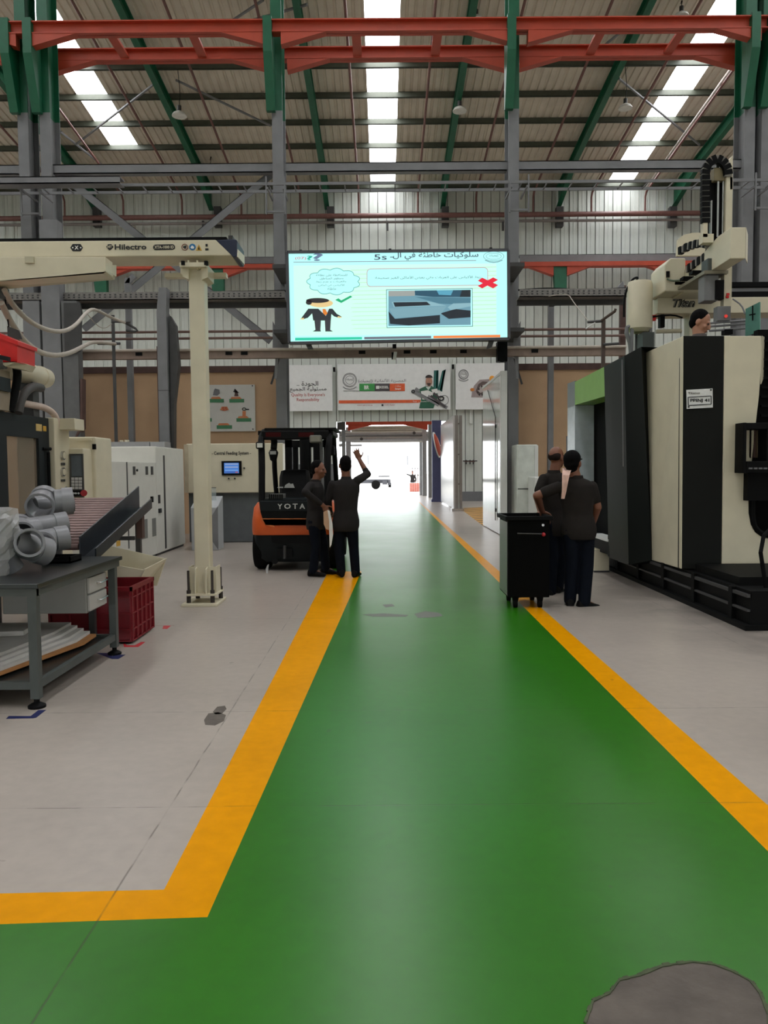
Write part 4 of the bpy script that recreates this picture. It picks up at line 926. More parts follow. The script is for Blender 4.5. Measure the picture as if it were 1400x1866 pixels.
for k in range(5): x = cx-.36+k*.18; M().box(x-.02, x+.02, FY+.4, FY+1.5, GZ-.05, GZ-.01).build('guard_bar', FBK, fl)
M().box(cx-hw+.18, cx+hw-.02, FY+.3, FY+1.6, GZ+.01, GZ+.035).build('roof_sheet', FBK, fl)
# mast
MYF = FY+2.2
for x in (-.34, .34): M().box(cx+x-.06, cx+x+.06, MYF, MYF+.14, .1, GZ-.02).build('mast_rail', FBK, fl)
for x in (-.22, .22): M().box(cx+x-.045, cx+x+.045, MYF+.02, MYF+.12, .15, GZ-.12).build('inner_mast', FBK, fl)
M().cyl((cx-.04, MYF-.02, .3), (cx-.04, MYF-.02, GZ-.05), .1, n=14).build('lift_cylinder', FBK, fl, smooth=True)
M().box(cx-.4, cx+.4, MYF, MYF+.14, GZ-.2, GZ-.08).build('mast_crosshead', FBK, fl); M().box(cx-.45, cx+.45, MYF+.14, MYF+.2, .15, .6).build('fork_carriage', FBK, fl)
for x in (-.3, .3): M().box(cx+x-.06, cx+x+.06, MYF+.2, MYF+1.25, .05, .09).box(cx+x-.06, cx+x+.06, MYF+.2, MYF+.25, .05, .6).build('fork', DSTEEL, fl)
M().tube([(cx-.1, FY+1.45, 1.3), (cx-.1, FY+1.75, 1.0)], .03).build('steering_column', FBK, fl)
M().lathe((cx-.1, FY+1.4, 1.32), [(.15, 0), (.17, .015), (.15, .03), (.14, .015)], 20, (0, -.7, .7)).build('steering_wheel', FBK, fl, smooth=True)
# lamps and mirrors on the guard
def lampbox(x0, x1, y0, y1, Y, m1, m2, nm):
    o = M().px(x0, x1, y0, y1, Y, .1).build(nm, m1, fl, bevel=.02); M().px(x0+2.5, x1-2.5, y0+2.5, y1-2.5, Y-.01, .02).build('lens', m2, o)
lampbox(466, 481, 805, 818, FY+.1, FBK, mat('lamp_glass', (206, 206, 200), .1), 'work_lamp')
lampbox(564, 586, 793, 807, FY+.1, mat('grey_lamp_case', (96, 94, 86), .5), mat('grey_lamp_glass', (120, 116, 104), .25), 'work_lamp')
M().tube([W(497, 792, FY+.5), W(500, 805, FY+.45), W(499, 818, FY+.4)], .05).build('mirror_arm', FBK, fl)
mb = M(); mb.loft([[W(x, y, FY+.38) for x, y in ring((498.5, yy), 1, 1, 12)] if 0 else [W(498.5, yy, FY+.38)+Vector((r*math.cos(2*PI*i/12), r*.6*math.sin(2*PI*i/12), 0)) for i in range(12)] for yy, r in ((841, .02), (838, .05), (825, .075), (819, .05))]); mb.build('speaker_lamp', FBK, fl, smooth=True)
M().px(492, 503, 822, 828, FY+.3, .02).build('lamp_glass', mat('dull_grey_glass', (150, 150, 146), .3), fl)
lampbox(596, 610, 812, 830, FY+.35, FBK, FBK, 'side_mirror')
M().tube([W(588, 790, FY+.4), W(601, 800, FY+.4), W(603, 815, FY+.4)], .03, smooth=1).build('mirror_arm', FBK, fl)
M().tube([W(585, 800, FY+.6), W(586, 850, FY+.6), W(590, 912, FY+.6)], .022).build('grab_rail', STEEL, fl)
M().px(571, 583, 801, 860, FY+2.15, .1).build('side_cylinder', FBK, fl)
M().px(558, 572, 862, 872, FY+1.3, .1).build('control_levers', FBK, fl)
tag(M().pxpoly([(487, 1030), (490, 1028), (489, 1036), (488.5, 1045), (485.5, 1045), (484, 1038)], G(487, 1045).y, .02).build('hanging_strip', glass('clear_film', (206, 206, 204), .6)), 'scrap of clear film on the floor at forklift rear wheel', 'plastic scrap')
# ================================================================ CREAM GANTRY: POST AND BEAM
PY = G(366, 1106).y
t = thing('gantry_post', 'cream square post with bolted base plates, in front of the lectern', 'post', G(366, 1106))
px_ = lambda x, y=1000, Y=PY: W(x, y, Y).x
ccx = px_(361.5); pw = .172; cyc = PY+.25
zt_ = W(361, 478, PY+.15).z
M().box(ccx-pw/2, ccx+pw/2, cyc-pw/2, cyc+pw/2, .15, zt_).build('post_tube', CREAM, t, bevel=.012)
zb_ = W(365, 1086, PY).z
M().box(px_(330, 1104), px_(396, 1104), PY, PY+.5, 0, .03).build('floor_plate', CREAM, t, bevel=.004)
M().box(px_(337, 1084), px_(392, 1084), PY+.06, PY+.46, zb_-.012, zb_+.012).build('upper_plate', CREAM, t, bevel=.003)
zs = W(365, 1033, PY+.15).z
for dx, dy, w_, d_ in ((-.15, 0, .012, .2), (.15, 0, .012, .2), (-.06, -.1, .012, .1), (.06, -.1, .012, .1)):
    x = ccx+dx
    if d_ > .15: M().prism([(x, cyc-.11, zb_), (x, cyc+.11, zb_), (x, cyc+.1, zs), (x, cyc-.1, zs)], (w_, 0, 0)).build('stiffener', CREAM, t)
    else: M().prism([(x-.006, cyc-pw/2, zb_), (x-.006, cyc-.19, zb_), (x-.006, cyc-.17, zs-.02), (x-.006, cyc-pw/2, zs)], (w_, 0, 0)).build('stiffener', CREAM, t)
M().box(ccx-.15, ccx+.15, cyc-.09, cyc-.08, zb_, zs).build('stiffener', CREAM, t)
for dx, dy in ((-.15, .1), (.13, .1), (-.12, .4), (.16, .4)):
    x, y = ccx+dx*.95, PY+dy; b_ = M().cyl((x, y, .03), (x, y, zb_+.27), .014, n=8).build('anchor_bolt', mat('rusty_bolt', (52, 44, 40), .7), t)
    for z in (.05, zb_-.035, zb_+.03): M().cyl((x, y, z-.018), (x, y, z+.018), .027, n=6).build('nut', MATS['rusty_bolt'], b_)
# post head
M().px(327, 375, 478, 486, PY+.05, .45).build('head_plate', CREAM, t)
for a, b in (((329, 486), (343, 505)), ((375, 486), (366, 505))): pass
M().pxpoly([(329, 486), (344, 486), (344, 509), (335, 505), (329, 497)], PY+.12, .3).build('head_gusset', CREAM, t); M().pxpoly([(366, 486), (379, 486), (379, 505), (368, 510)], PY+.12, .3).build('head_gusset', CREAM, t)
for x in (342, 358): M().px(x, x+3, 474, 490, PY+.1, .06).build('head_rib', CREAM, t)
M().px(300, 412, 497, 505, PY+.4, .1).build('cross_bar', CREAM, t)
for x in (330, 372): M().px(x, x+6, 475, 482, PY+.02, .05).build('bolt_head', BLACK, t)
BYF = 8.5
t = thing('gantry_beam', 'cream overhead robot beam with dark blue end cap, entering from left', 'beam', W(300, 470, BYF))
zt_, zb_ = W(300, 437.5, BYF).z, W(300, 466.5, BYF).z; xe = W(403, 467, BYF).x
xl_ = -6.4
M().prism([(xl_, BYF, zb_), (W(424, 468, BYF).x, BYF, zb_), (W(393, 438, BYF).x, BYF, zt_), (xl_, BYF, zt_)], (0, .42, 0)).build('beam_body', CREAM, t, bevel=.008)
M().prism([W(393.3, 437, BYF-.005), W(429, 435.5, BYF-.005), W(432, 438, BYF-.005), W(432, 468, BYF-.005), W(424.5, 468, BYF-.005)], (0, .43, 0)).build('end_cap', NAVY, t, bevel=.01)
M().prism([W(432, 454, BYF+.02), W(444, 466, BYF+.4), W(444, 482, BYF+.4), W(432, 468, BYF)], (.01, .01, 0)).build('end_plate', CREAM, t)
M().box(xl_, W(411, 433, BYF).x, BYF+.05, BYF+.35, zt_, zt_+.045).build('top_rail', BLACK, t); M().px(416, 424, 429, 436, BYF+.1, .1).build('rail_stop', DSTEEL, t)
LGX = lambda n, s, a, b, y, **k: pxtext(n, s, a, b, y, BYF-.004, INK, t, **k)
LGX('beam_lettering', 'Hilectro', 209, 267, 450, h=10, bold=.025)
hexa = lambda cx_, cy_, a, b: [(cx_-a, cy_), (cx_-a*.62, cy_-b), (cx_+a*.62, cy_-b), (cx_+a, cy_), (cx_+a*.62, cy_+b), (cx_-a*.62, cy_+b)]
M().pxpoly(hexa(139.5, 451.2, 11.5, 6.7), BYF-.005, .005).build('hexagon_badge', INK, t); pxtext('badge_letter', 'X', 136, 143, 451.2, BYF-.008, WP, t, h=6.5, bold=.03)
for x in (132.5, 147): M().px(x-1, x+1, 450.2, 452.2, BYF-.008, .003).build('badge_dot', WP, t)
M().pxpoly([(193.5, 449.8), (197, 445), (203, 445), (206.5, 449.8), (203, 454), (200, 456), (197, 454)], BYF-.005, .005).build('diamond_badge', INK, t); pxtext('badge_letter', 'HT', 196, 204, 449.6, BYF-.008, CREAM, t, h=4.5, bold=.03)
pts = [(319.5-5*math.sin(math.radians(a))*-1*-1 if 0 else 314+5*math.cos(math.radians(a)), 450+5*math.sin(math.radians(a))) for a in range(-90, 91, 15)]+[(284+5*math.cos(math.radians(a)), 450.6+5*math.sin(math.radians(a))) for a in range(90, 271, 15)]
M().pxpoly(pts, BYF-.005, .005).build('model_plate', INK, t); pxtext('model_lettering', 'XTA-1000 ID', 281.5, 317, 450.3, BYF-.008, CREAM, t, h=5.5, bold=.02)
mb = M(); pxring(mb, 336.7, 450.2, 6, 6, 1, BYF-.006, .006, 20); mb.build('warning_ring', mat('red_brown_print', (120, 60, 56), .6), t); M().pxpoly([(333, 450), (336, 448), (340, 447), (339, 453), (336, 453)], BYF-.005, .005).build('warning_symbol', INK, t)
M().pxpoly(el(350.7, 450, 6, 6, n=20), BYF-.005, .005).build('mandatory_disc', mat('blue_print', (36, 110, 160), .6), t); M().pxpoly([(347, 451), (350, 447), (354, 450), (353, 453), (349, 453)], BYF-.008, .003).build('mandatory_symbol', WP, t)
M().pxpoly([(357, 456.5), (362.4, 445), (368, 456.5)], BYF-.005, .005).build('warning_triangle', mat('amber_print', (206, 160, 60), .6), t); M().pxpoly([(360.5, 455), (362.4, 448.5), (364.3, 455)], BYF-.008, .003).build('warning_symbol', INK, t)
for y0, y1, a, b in ((444.5, 449, 374.5, 378.5), (452.5, 456, 374, 380)): M().px(a, b, y0, y1, BYF-.005, .005).build('small_symbol', INK, t)
# lower boom hung below the beam
t = thing('lower_boom', 'shorter cream boom with sloping underside below the overhead beam', 'boom', W(100, 515, 8.25))
M().prism([W(-40, 468, 8.25), W(192, 468, 8.25), W(193, 495, 8.25), W(188, 498.5, 8.25), W(-40, 516, 8.25)], (0, .22, 0)).build('boom_body', CREAM, t, bevel=.006)
M().prism([W(193, 483, 8.3), W(211, 483, 8.55), W(211, 504, 8.55), W(193, 492, 8.3)], (.006, .006, 0)).build('boom_end', CREAM, t)
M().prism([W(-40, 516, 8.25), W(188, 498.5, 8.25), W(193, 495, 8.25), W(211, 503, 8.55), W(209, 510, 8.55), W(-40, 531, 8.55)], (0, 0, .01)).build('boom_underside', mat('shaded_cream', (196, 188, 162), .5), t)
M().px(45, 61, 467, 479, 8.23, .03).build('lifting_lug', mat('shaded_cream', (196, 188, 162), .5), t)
# hoses looping to the pole
HOSE = mat('grey_hose', (176, 166, 154), .55, noise=.1)
for lab, pts, r in (('upper grey hose looping from the boom to the pole arm', [(8,528,8.4),(22,556,8.6),(60,592,9.4),(105,607,10.6),(135,597,12),(158,568,13.6),(172,562,14.6),(205,580,16),(228,588,16.2)], .03), ('lower grey hose looping from the boom to the pole arm', [(2,552,8.4),(22,592,8.7),(52,632,9.2),(90,649,10.4),(125,645,12),(150,632,13.8),(170,622,15.2),(210,627,16.18)], .035)):
    tag(M().tube([W(*p) for p in pts], r, n=10, smooth=2).build('hose', HOSE, smooth=True), lab, 'hose', 'hoses below the boom')
tag(M().tube([W(160, 573, 14), W(175, 592, 15), W(190, 600, 15.4), W(204, 590, 16.1)], .008, n=6, smooth=2).build('thin_cable', HOSE, smooth=True), 'thin grey cable sagging beside the pole arm', 'cable')
t = thing('hose_stand', 'tall thin dark pole with cross arms holding the grey hoses', 'stand', (W(209, 850, 16.25).x, 16.25, 0))
xx = W(209, 700, 16.25).x
M().box(xx-.035, xx+.035, 16.25, 16.256, 0, W(209, 574, 16.25).z).build('pole', DSTEEL, t); M().box(xx-.15, xx+.15, 16.15, 16.36, 0, .02).build('foot', DSTEEL, t)
M().tube([W(206, 586, 16.252), W(238, 587, 16.252)], .025).build('arm', DSTEEL, t); M().tube([W(178, 626, 16.23), W(219, 626, 16.23)], .03).build('arm', DSTEEL, t); M().tube([W(228, 588, 16.3), W(253, 602, 16.35), W(243, 605, 16.35), W(230, 602, 16.35)], .025, smooth=1).build('hook', DSTEEL, t)
# ================================================================ LEFT MOULDING MACHINE AND CABINETS
MX = -4.03
im = thing('injection_machine', 'moulding machine with charcoal guard door at left edge, behind the work table', 'machine', (MX-.6, 8.4, 0))
def yz(px, py, X=MX): p = WX(px, py, X); return p
gz = WX(40, 755, MX).z; yn, yf = 6.9, WX(91, 850, MX).y
wy0, wy1 = WX(14, 850, MX).y, WX(72, 850, MX).y; wz1 = WX(40, 796, MX).z; wz0 = .95
g = M().box(MX-.06, MX, yn, wy0, .35, gz).box(MX-.06, MX, wy1, yf, .35, gz).box(MX-.06, MX, wy0, wy1, wz1, gz).box(MX-.06, MX, wy0, wy1, .35, wz0).build('guard_door', CHAR, im)
M().box(MX-.04, MX-.03, wy0, wy1, wz0, wz1).build('guard_window', glass('smoky_window', (150, 134, 116), .45, .25), g)
M().tube([(MX+.03, wy1+.18, 1.0), (MX+.03, wy1+.18, WX(80, 824, MX).z)], .02).build('guard_handle', BLACK, g)
M().cyl((MX, wy1+.1, 1.78), (MX+.04, wy1+.22, 1.78), .02).build('handle_mount', BLACK, g)
for (x0, x1, y0, y1, m) in ((65, 76, 772, 786, mat('yellow_label', (206, 176, 110), .6)), (78, 84, 776, 786, mat('amber_print', (206, 160, 60), .6))):
    a, b = WX(x0, y0, MX), WX(x1, y1, MX); M().box(MX, MX+.004, a.y, b.y, b.z, a.z).build('warning_label', m, g)
M().box(MX-1.6, MX-.5, yn, yf, .3, 1.0).build('machine_bed', DSTEEL, im); M().box(MX-1.7, MX-1.6, yn, yf+.1, .3, gz).build('rear_guard', mat('dim_beige_guard', (150, 136, 118), .6), im)
M().box(MX-1.2, MX-.6, 8.9, 9.1, 1.0, 1.9).build('platen', mat('dim_beige_guard', (150, 136, 118), .6), im)
M().box(MX-1.65, MX-.06, yn, yf, gz-.04, gz).build('top_cover', CHAR, im)
# cream frame and control pod
FX0 = WX(92, 850, MX).y
M().box(MX-.4, -3.97, FX0, 9.75, .25, gz+.01).build('frame_column', CREAM, im, bevel=.01)
a = W(139, 762, 9.5); M().box(-3.97, a.x, 9.45, 9.75, W(120, 783, 9.45).z, gz+.01).build('frame_header', CREAM, im, bevel=.006)
for y in (830, 860):
    c = WX(115.5, y, -3.955); M().cyl((-3.97, c.y-.0, c.z), (-3.945, c.y, c.z), .055, n=18).build('pressure_gauge', CHROME, im); M().cyl((-3.946, c.y, c.z), (-3.94, c.y, c.z), .042, n=18).build('gauge_face', CREAM, im)
    M().box(-3.97, -3.955, c.y-.05, c.y+.05, c.z-.12, c.z-.09).build('gauge_label', DSTEEL, im)
pod = M().px(121, 175, 796, 922, 10.0, .6).build('control_cabinet', CREAM, im, bevel=.02)
pod2 = M().px(121, 153, 817, 922, 9.72, .3).build('control_pod', CREAM, im, bevel=.015)
M().px(127.5, 151.5, 827, 906, 9.7, .03).build('panel_frame', DSTEEL, pod2)
M().px(130, 149, 830, 868, 9.695, .01).build('panel_screen', mat('dark_screen', (88, 96, 104), .15), pod2)
for r in range(4):
    for c_ in range(3): M().px(130+c_*6.7, 135.6+c_*6.7, 870+r*5.6, 874.6+r*5.6, 9.69, .012).build('key', mat('grey_key', (186, 186, 186), .5), pod2)
M().px(130, 148, 894, 903, 9.69, .012).build('switch_strip', BLACK, pod2)
for x in (134, 138, 143): M().cyl(W(x, 899, 9.66), W(x, 899, 9.69), .014, n=10).build('knob', CHROME, pod2)
M().cyl(W(150, 898.5, 9.62), W(150, 898.5, 9.7), .025, n=12).build('stop_button', RED, pod2); M().cyl(W(153, 898.5, 9.58), W(153, 898.5, 9.63), .04, n=14).build('stop_cap', RED, pod2)
M().px(168, 174, 809, 819, 9.98, .03).build('rocker_switch', BLACK, pod); M().px(138, 166, 800, 803, 9.98, .03).build('cabinet_lip', CREAM, pod)
# injection unit on top
IY0, IY1 = 6.4, WX(95, 690, -4.05).y
zc_ = WX(88, 688, -4.05).z
c0 = lambda y, dz=0, dx=0: (-4.12+dx, y, zc_+dz)
iu = M().lathe((-4.12, IY1, zc_), [(0, 0), (.1, .0), (.118, -.03), (.122, -.16), (.128, -.17), (.128, -.21), (.118, -.22), (.118, -1.35), (.16, -1.38), (.16, -2.6), (0, -2.6)], 24, (0, 1, 0)).build('injection_cylinder', CREAM, im, smooth=True)
M().cyl(c0(7.2, .05, .15), c0(8.35, .05, .15), .035).build('side_tube', CREAM, iu, smooth=True); M().cyl(c0(8.05, .0, .1), c0(8.05, .0, .2), .07, n=14).build('fitting_disc', STEEL, iu)
M().box(-4.5, -3.95, 7.4, 8.2, gz, zc_-.08).build('cylinder_stand', mat('dim_beige_guard', (150, 136, 118), .6), im); M().box(-3.95, -3.92, 7.75, 8.15, zc_-.3, zc_-.16).build('stand_plate', CHAR, im)
M().box(-4.2, -4.05, 8.95, 9.1, gz, zc_-.1).build('nozzle_stand', DSTEEL, im)
M().tube([(-3.93, 8.25, zc_+.06), (-3.9, 8.3, zc_-.1), (-3.96, 8.2, gz)], .045, n=10, smooth=2).build('black_hose', BLACK, im, smooth=True)
M().tube([(-4.0, 9.05, zc_-.16), (-3.98, 8.75, zc_-.17), (-3.98, 8.5, zc_-.32), (-3.98, 8.42, gz)], .05, n=10, smooth=2).build('hydraulic_hose', mat('dark_hose', (70, 66, 64), .6), im, smooth=True)
M().tube([(-4.1, 6.8, gz+.13), (-4.05, 8.9, gz+.13), (-4.02, 9.25, gz+.12), (-4.0, 9.45, gz+.03), (-4.0, 9.47, gz-.1)], .04, n=10, smooth=2).build('cream_conduit', mat('pinkish_conduit', (206, 184, 172), .5), im, smooth=True)
t = thing('red_hopper_box', 'bright red box with dark grey bar on the injection unit at left edge', 'box', (-4.15, 8.0, zc_+.1))
a, b = W(-30, 608, 8.0), W(31.5, 655, 8.0)
M().prism([W(-30, 600, 8.0), W(31.5, 626, 8.0), W(31.5, 660, 8.0), W(-30, 662, 8.0)], (0, .4, 0)).build('box_body', REDBRIGHT, t); M().prism([W(-30, 596, 7.98), W(32.5, 622, 7.98), W(32.5, 629, 7.98), W(-30, 605, 7.98)], (0, .44, 0)).build('box_lid', REDBRIGHT, t)
M().prism([W(-30, 640, 7.9), W(15, 650, 7.9), W(15, 658, 7.9), W(-30, 648, 7.9)], (0, .05, 0)).build('grey_bar', CHAR, t)
M().prism([W(0, 660, 8.0), W(31, 658, 8.0), W(50, 664, 8.2), W(44, 674, 8.2), W(10, 668, 8.0)], (0, .2, 0)).build('feed_throat', CREAM, t)
t = thing('mesh_bracket', 'small perforated grey bracket above the red box at left', 'bracket', W(25, 615, 8.6))
M().pxpoly([(13, 594), (34, 602), (40, 618), (14, 618)], 8.6, .02).build('mesh_plate', DSTEEL, t); M().tube([W(7, 528, 8.5), W(16, 596, 8.6)], .008).build('hang_wire', BLACK, t)
M().box(W(5, 540, 8.5).x-.02, W(5, 540, 8.5).x+.05, 8.45, 8.55, W(5, 545, 8.5).z, W(5, 526, 8.5).z).build('clamp', DSTEEL, t)
# row of white cabinets receding beside the machine
CABW = mat('white_cabinet_paint', (212, 210, 202), .4, noise=.04)
def cabinet(label, y0, y1, z1, x1=MX, depth=.8):
    t = thing('electrical_cabinet', label, 'cabinet', (x1-depth/2, (y0+y1)/2, 0)); M().box(x1-depth, x1, y0, y1, .04, z1).build('cabinet_body', CABW, t, bevel=.015); M().box(x1-depth+.02, x1-.03, y0+.02, y1-.02, 0, .04).build('plinth', DSTEEL, t); return t
z_ = WX(240, 841, MX).z
ya = 10.85; yb = WX(200, 900, MX).y; yc = WX(285.5, 900, MX).y; yd = WX(336, 900, MX).y
def face(t, x0, x1, y0, y1, m, name, d=.006, X=MX): a, b = WX(x0, y0, X), WX(x1, y1, X); return M().box(X, X+d, a.y, b.y, b.z, a.z).build(name, m, t)
t = cabinet('low white cabinet with red socket and cable, right of control pod', ya, yb-.01, z_)
face(t, 168, 176, 869, 876, SIGNW, 'socket', .04); c = WX(184.5, 880, MX); M().cyl((MX, c.y, c.z), (MX+.08, c.y, c.z), .045, n=14).build('red_plug', RED, t)
M().tube([(MX+.03, WX(171, 875, MX).y, WX(171, 875, MX).z), (MX+.04, WX(168, 885, MX).y, WX(168, 890, MX).z), (MX+.04, WX(160, 915, MX).y, WX(160, 930, MX).z)], .008, n=6, smooth=1).build('cord', STEEL, t)
t = cabinet('low white cabinet with three small display windows behind the conveyor', yb, yc-.01, z_)
for x in (242, 265, 274.5): face(t, x, x+4.6, 850, 865, DSTEEL, 'display_window')
c = WX(249, 857, MX); M().cyl((MX, c.y, c.z), (MX+.02, c.y, c.z), .02).build('indicator', BLACK, t); face(t, 197.5, 200, 855, 859, BLACK, 'lock'); face(t, 229, 231, 912, 918, BLACK, 'door_handle', .03); face(t, 274, 277, 905, 915, BLACK, 'door_handle', .03)
face(t, 277, 284.5, 945, 976, mat('grey_vent', (122, 122, 118), .5), 'vent_grille'); face(t, 256, 269, 948, 980, mat('grey_vent', (122, 122, 118), .5), 'vent_grille'); face(t, 232, 234, 842, 1000, DSTEEL, 'door_gap', .002); face(t, 212, 219, 986, 994, mat('amber_print', (206, 160, 60), .6), 'warning_label')
t = cabinet('tall white end cabinet with vent, last of the row by cream feeding cabinet', yc, yd, WX(310, 816, MX).z)
face(t, 288, 292, 902, 917, INK, 'printed_text'); face(t, 288.5, 293, 927, 934, INK, 'switch', .02); face(t, 300, 301, 830, 1000, DSTEEL, 'door_gap', .002)
t = thing('grey_cabinet', 'grey cabinet tops with red beacon standing behind the white cabinet row', 'cabinet', (-5.6, 15.2, 0))
for a, b in ((172, 201), (203, 274), (276, 302)): M().px(a, b, 805, 980, 15.55, .45).build('cabinet_unit', mat('mid_light_grey_cabinet', (158, 158, 158), .45), t)
M().px(234, 243.5, 822, 831, 15.5, .1).build('red_beacon', RED, t); M().px(218, 222, 802, 805, 15.6, .1).build('top_lug', CREAM, t); M().px(227, 233, 801.5, 805, 15.6, .1).build('top_lug', CREAM, t)
# ================================================================ CONVEYOR
cv = thing('roller_conveyor', 'inclined brown roller conveyor with dark steel side channels behind the table', 'conveyor', (-2.9, 7.1, 0))
p0, p1 = (6.42, .86), (7.95, 1.22)
xl, xr = -3.3, -2.56
ROL = mat('brown_roller', (120, 96, 92), .35, .4, noise=.15, ns=20)
n = 19
rmesh = M().cyl((xl+.02, 0, 0), (xr-.02, 0, 0), .026, n=10).mesh('roller', ROL, True)
for k in range(n):
    t_ = (k+.5)/n; inst('roller', rmesh, (0, p0[0]+(p1[0]-p0[0])*t_, p0[1]+(p1[1]-p0[1])*t_), cv)
dk = mat('dark_channel_steel', (50, 54, 60), .35, .5, noise=.25, ns=8)
for x, s_ in ((xr, 1), (xl, -1)):
    mb = M(); mb.prism([(x, p0[0], p0[1]-.1), (x, p1[0]+.05, p1[1]-.1), (x, p1[0]+.05, p1[1]+.13), (x, p0[0], p0[1]+.1)], (.012*s_, 0, 0)); mb.build('side_plate', dk, cv)
    mb = M(); mb.prism([(x+.012*s_, p0[0], p0[1]-.1), (x+.012*s_, p1[0]+.05, p1[1]-.1), (x+.012*s_, p1[0]+.05, p1[1]-.09), (x+.012*s_, p0[0], p0[1]-.09)], (.13*s_, 0, 0)); mb.build('channel_floor', dk, cv)
    mb = M(); mb.prism([(x+.13*s_, p0[0], p0[1]-.1), (x+.13*s_, p1[0]+.05, p1[1]-.1), (x+.13*s_, p1[0]+.05, p1[1]+.0), (x+.13*s_, p0[0], p0[1]+.0)], (.012*s_, 0, 0)); mb.build('channel_lip', dk, cv)
    M().box(x+.04*s_-.025, x+.04*s_+.025, p1[0]-.12, p1[0]-.07, 0, p1[1]-.13).build('leg', DSTEEL, cv); M().box(x+.04*s_-.025, x+.04*s_+.025, p0[0]+.12, p0[0]+.17, 0, p0[1]-.1).build('leg', DSTEEL, cv)
M().box(xl, xr, p1[0]-.12, p1[0]-.08, p1[1]-.42, p1[1]-.38).build('cross_tie', DSTEEL, cv); M().box(xr+.03, xr+.09, p1[0]-.13, p1[0]-.05, p1[1]-.4, p1[1]-.12).build('leg_bracket', BRN, cv)
t = thing('cream_scoop_bin', 'cream angled scoop bin behind the red crate and work table', 'bin', (-2.55, 7.4, 0))
M().prism([(-2.95, 7.3, .35), (-2.42, 7.3, .35), (-2.3, 7.3, .56), (-2.95, 7.3, .68)], (0, .02, 0)).prism([(-2.95, 7.3, .35), (-2.42, 7.3, .35), (-2.42, 7.7, .35), (-2.95, 7.7, .35)], (0, 0, .015)).build('bin_front', CREAM, t)
M().prism([(-2.95, 7.7, .35), (-2.3, 7.7, .35), (-2.2, 7.7, .62), (-2.95, 7.7, .8)], (0, .02, 0)).build('bin_back', CREAM, t); M().prism([(-2.42, 7.3, .35), (-2.42, 7.7, .35), (-2.2, 7.7, .63), (-2.3, 7.3, .57)], (.015, 0, 0)).build('bin_side', CREAM, t)
M().box(-2.9, -2.45, 7.32, 7.68, 0, .35).build('bin_stand', DSTEEL, t)
# ================================================================ WORK TABLE
TX, TY0, TY1 = -2.2, 4.82, 6.36; TZ = .8
tb = thing('work_table', 'dark steel work table with drawer unit and lower shelf at the left edge', 'table', (TX-.8, 5.6, 0))
TBS = mat('dark_table_steel', (50, 53, 53), .3, .4, noise=.15, ns=5); FRM = mat('grey_green_frame', (70, 75, 73), .5, noise=.15)
XL = -4.3
M().box(XL, TX+.02, TY0-.03, TY1, TZ-.03, TZ).build('table_top', TBS, tb, bevel=.004)
M().box(XL, TX, TY0-.01, TY0+.03, TZ-.08, TZ-.03).box(TX-.04, TX, TY0, TY1-.02, TZ-.08, TZ-.03).build('top_frame', FRM, tb)
for y in (TY0+.02, TY1-.1):
    for x in (TX-.03, -3.95):
        M().box(x-.028, x+.028, y-.028, y+.028, .06, TZ-.08).build('leg', FRM, tb); M().lathe((x, y, 0), [(0, 0), (.055, 0), (.055, .015), (.03, .03), (.018, .035), (.018, .08), (0, .08)], 14).build('levelling_foot', BLACK, tb, smooth=True)
SZ = .17
M().box(XL, TX-.03, TY0, TY0+.04, SZ-.05, SZ).box(TX-.05, TX-.01, TY0+.04, TY1-.1, SZ-.05, SZ).box(XL, TX-.05, TY1-.14, TY1-.1, SZ-.05, SZ).build('shelf_frame', FRM, tb); M().box(XL, TX-.05, TY0+.04, TY1-.14, SZ-.03, SZ-.02).build('shelf_plate', TBS, tb)
DXR = TX-.06; dy0, dy1 = WX(161, 1060, DXR).y, TY1-.14
zd0, zd1 = .42, TZ-.09
dr = M().box(-2.92, DXR-.02, dy0, dy1, zd0, zd1).build('drawer_unit', mat('grey_drawer_unit', (132, 130, 126), .45, noise=.05), tb, bevel=.006)
dm = mat('drawer_front_grey', (176, 174, 170), .42, noise=.04)
for k in range(2):
    za = zd0+.015+k*(zd1-zd0-.02)/2; zb2 = za+(zd1-zd0-.05)/2
    M().box(DXR-.02, DXR, dy0+.02, dy1-.02, za, zb2).build('drawer_front', dm, dr, bevel=.004); M().tube([(DXR, dy0+.17, (za+zb2)/2), (DXR+.025, dy0+.19, (za+zb2)/2), (DXR+.025, dy0+.34, (za+zb2)/2+.005), (DXR, dy0+.36, (za+zb2)/2+.005)], .006, n=6).build('drawer_handle', CHROME, dr)
# flattened cartons on the shelf
CARD, CARDW = mat('brown_cardboard', (176, 122, 72), .85, noise=.12, ns=8), mat('white_cardboard', (196, 192, 188), .8, noise=.08)
z = SZ; random.seed(3)
labs = ['lowest flattened carton on table shelf, brown cardboard edge', 'second carton from the bottom on the table shelf', 'third carton from the bottom on the table shelf', 'fourth carton from the bottom on the table shelf', 'white printed carton on top of the shelf pile']
for k in range(5):
    o = .05*(4-k); m = CARD if k == 0 else CARDW; zz = .022
    mb = M(); mb.prism([(XL+.1, TY0+.05, z), (TX-.36-.02*k+random.uniform(0, .03), TY0+.05, z), (TX-.12-.05*k, TY1-.5-.02*k, z), (TX-.14-.05*k, TY1-.2, z), (XL+.1, TY1-.2, z)], (0, 0, zz))
    ob = mb.build('flat_carton', m); tag(ob, labs[k], 'carton', 'flattened cartons under the table'); z += zz+.002
tag(M().obox((-2.95, 5.75, z+.02), .5, .3, .035, (0, 0, .15)).build('flat_carton', CARDW), 'small white carton lying on the shelf pile at its back', 'carton', 'flattened cartons under the table')
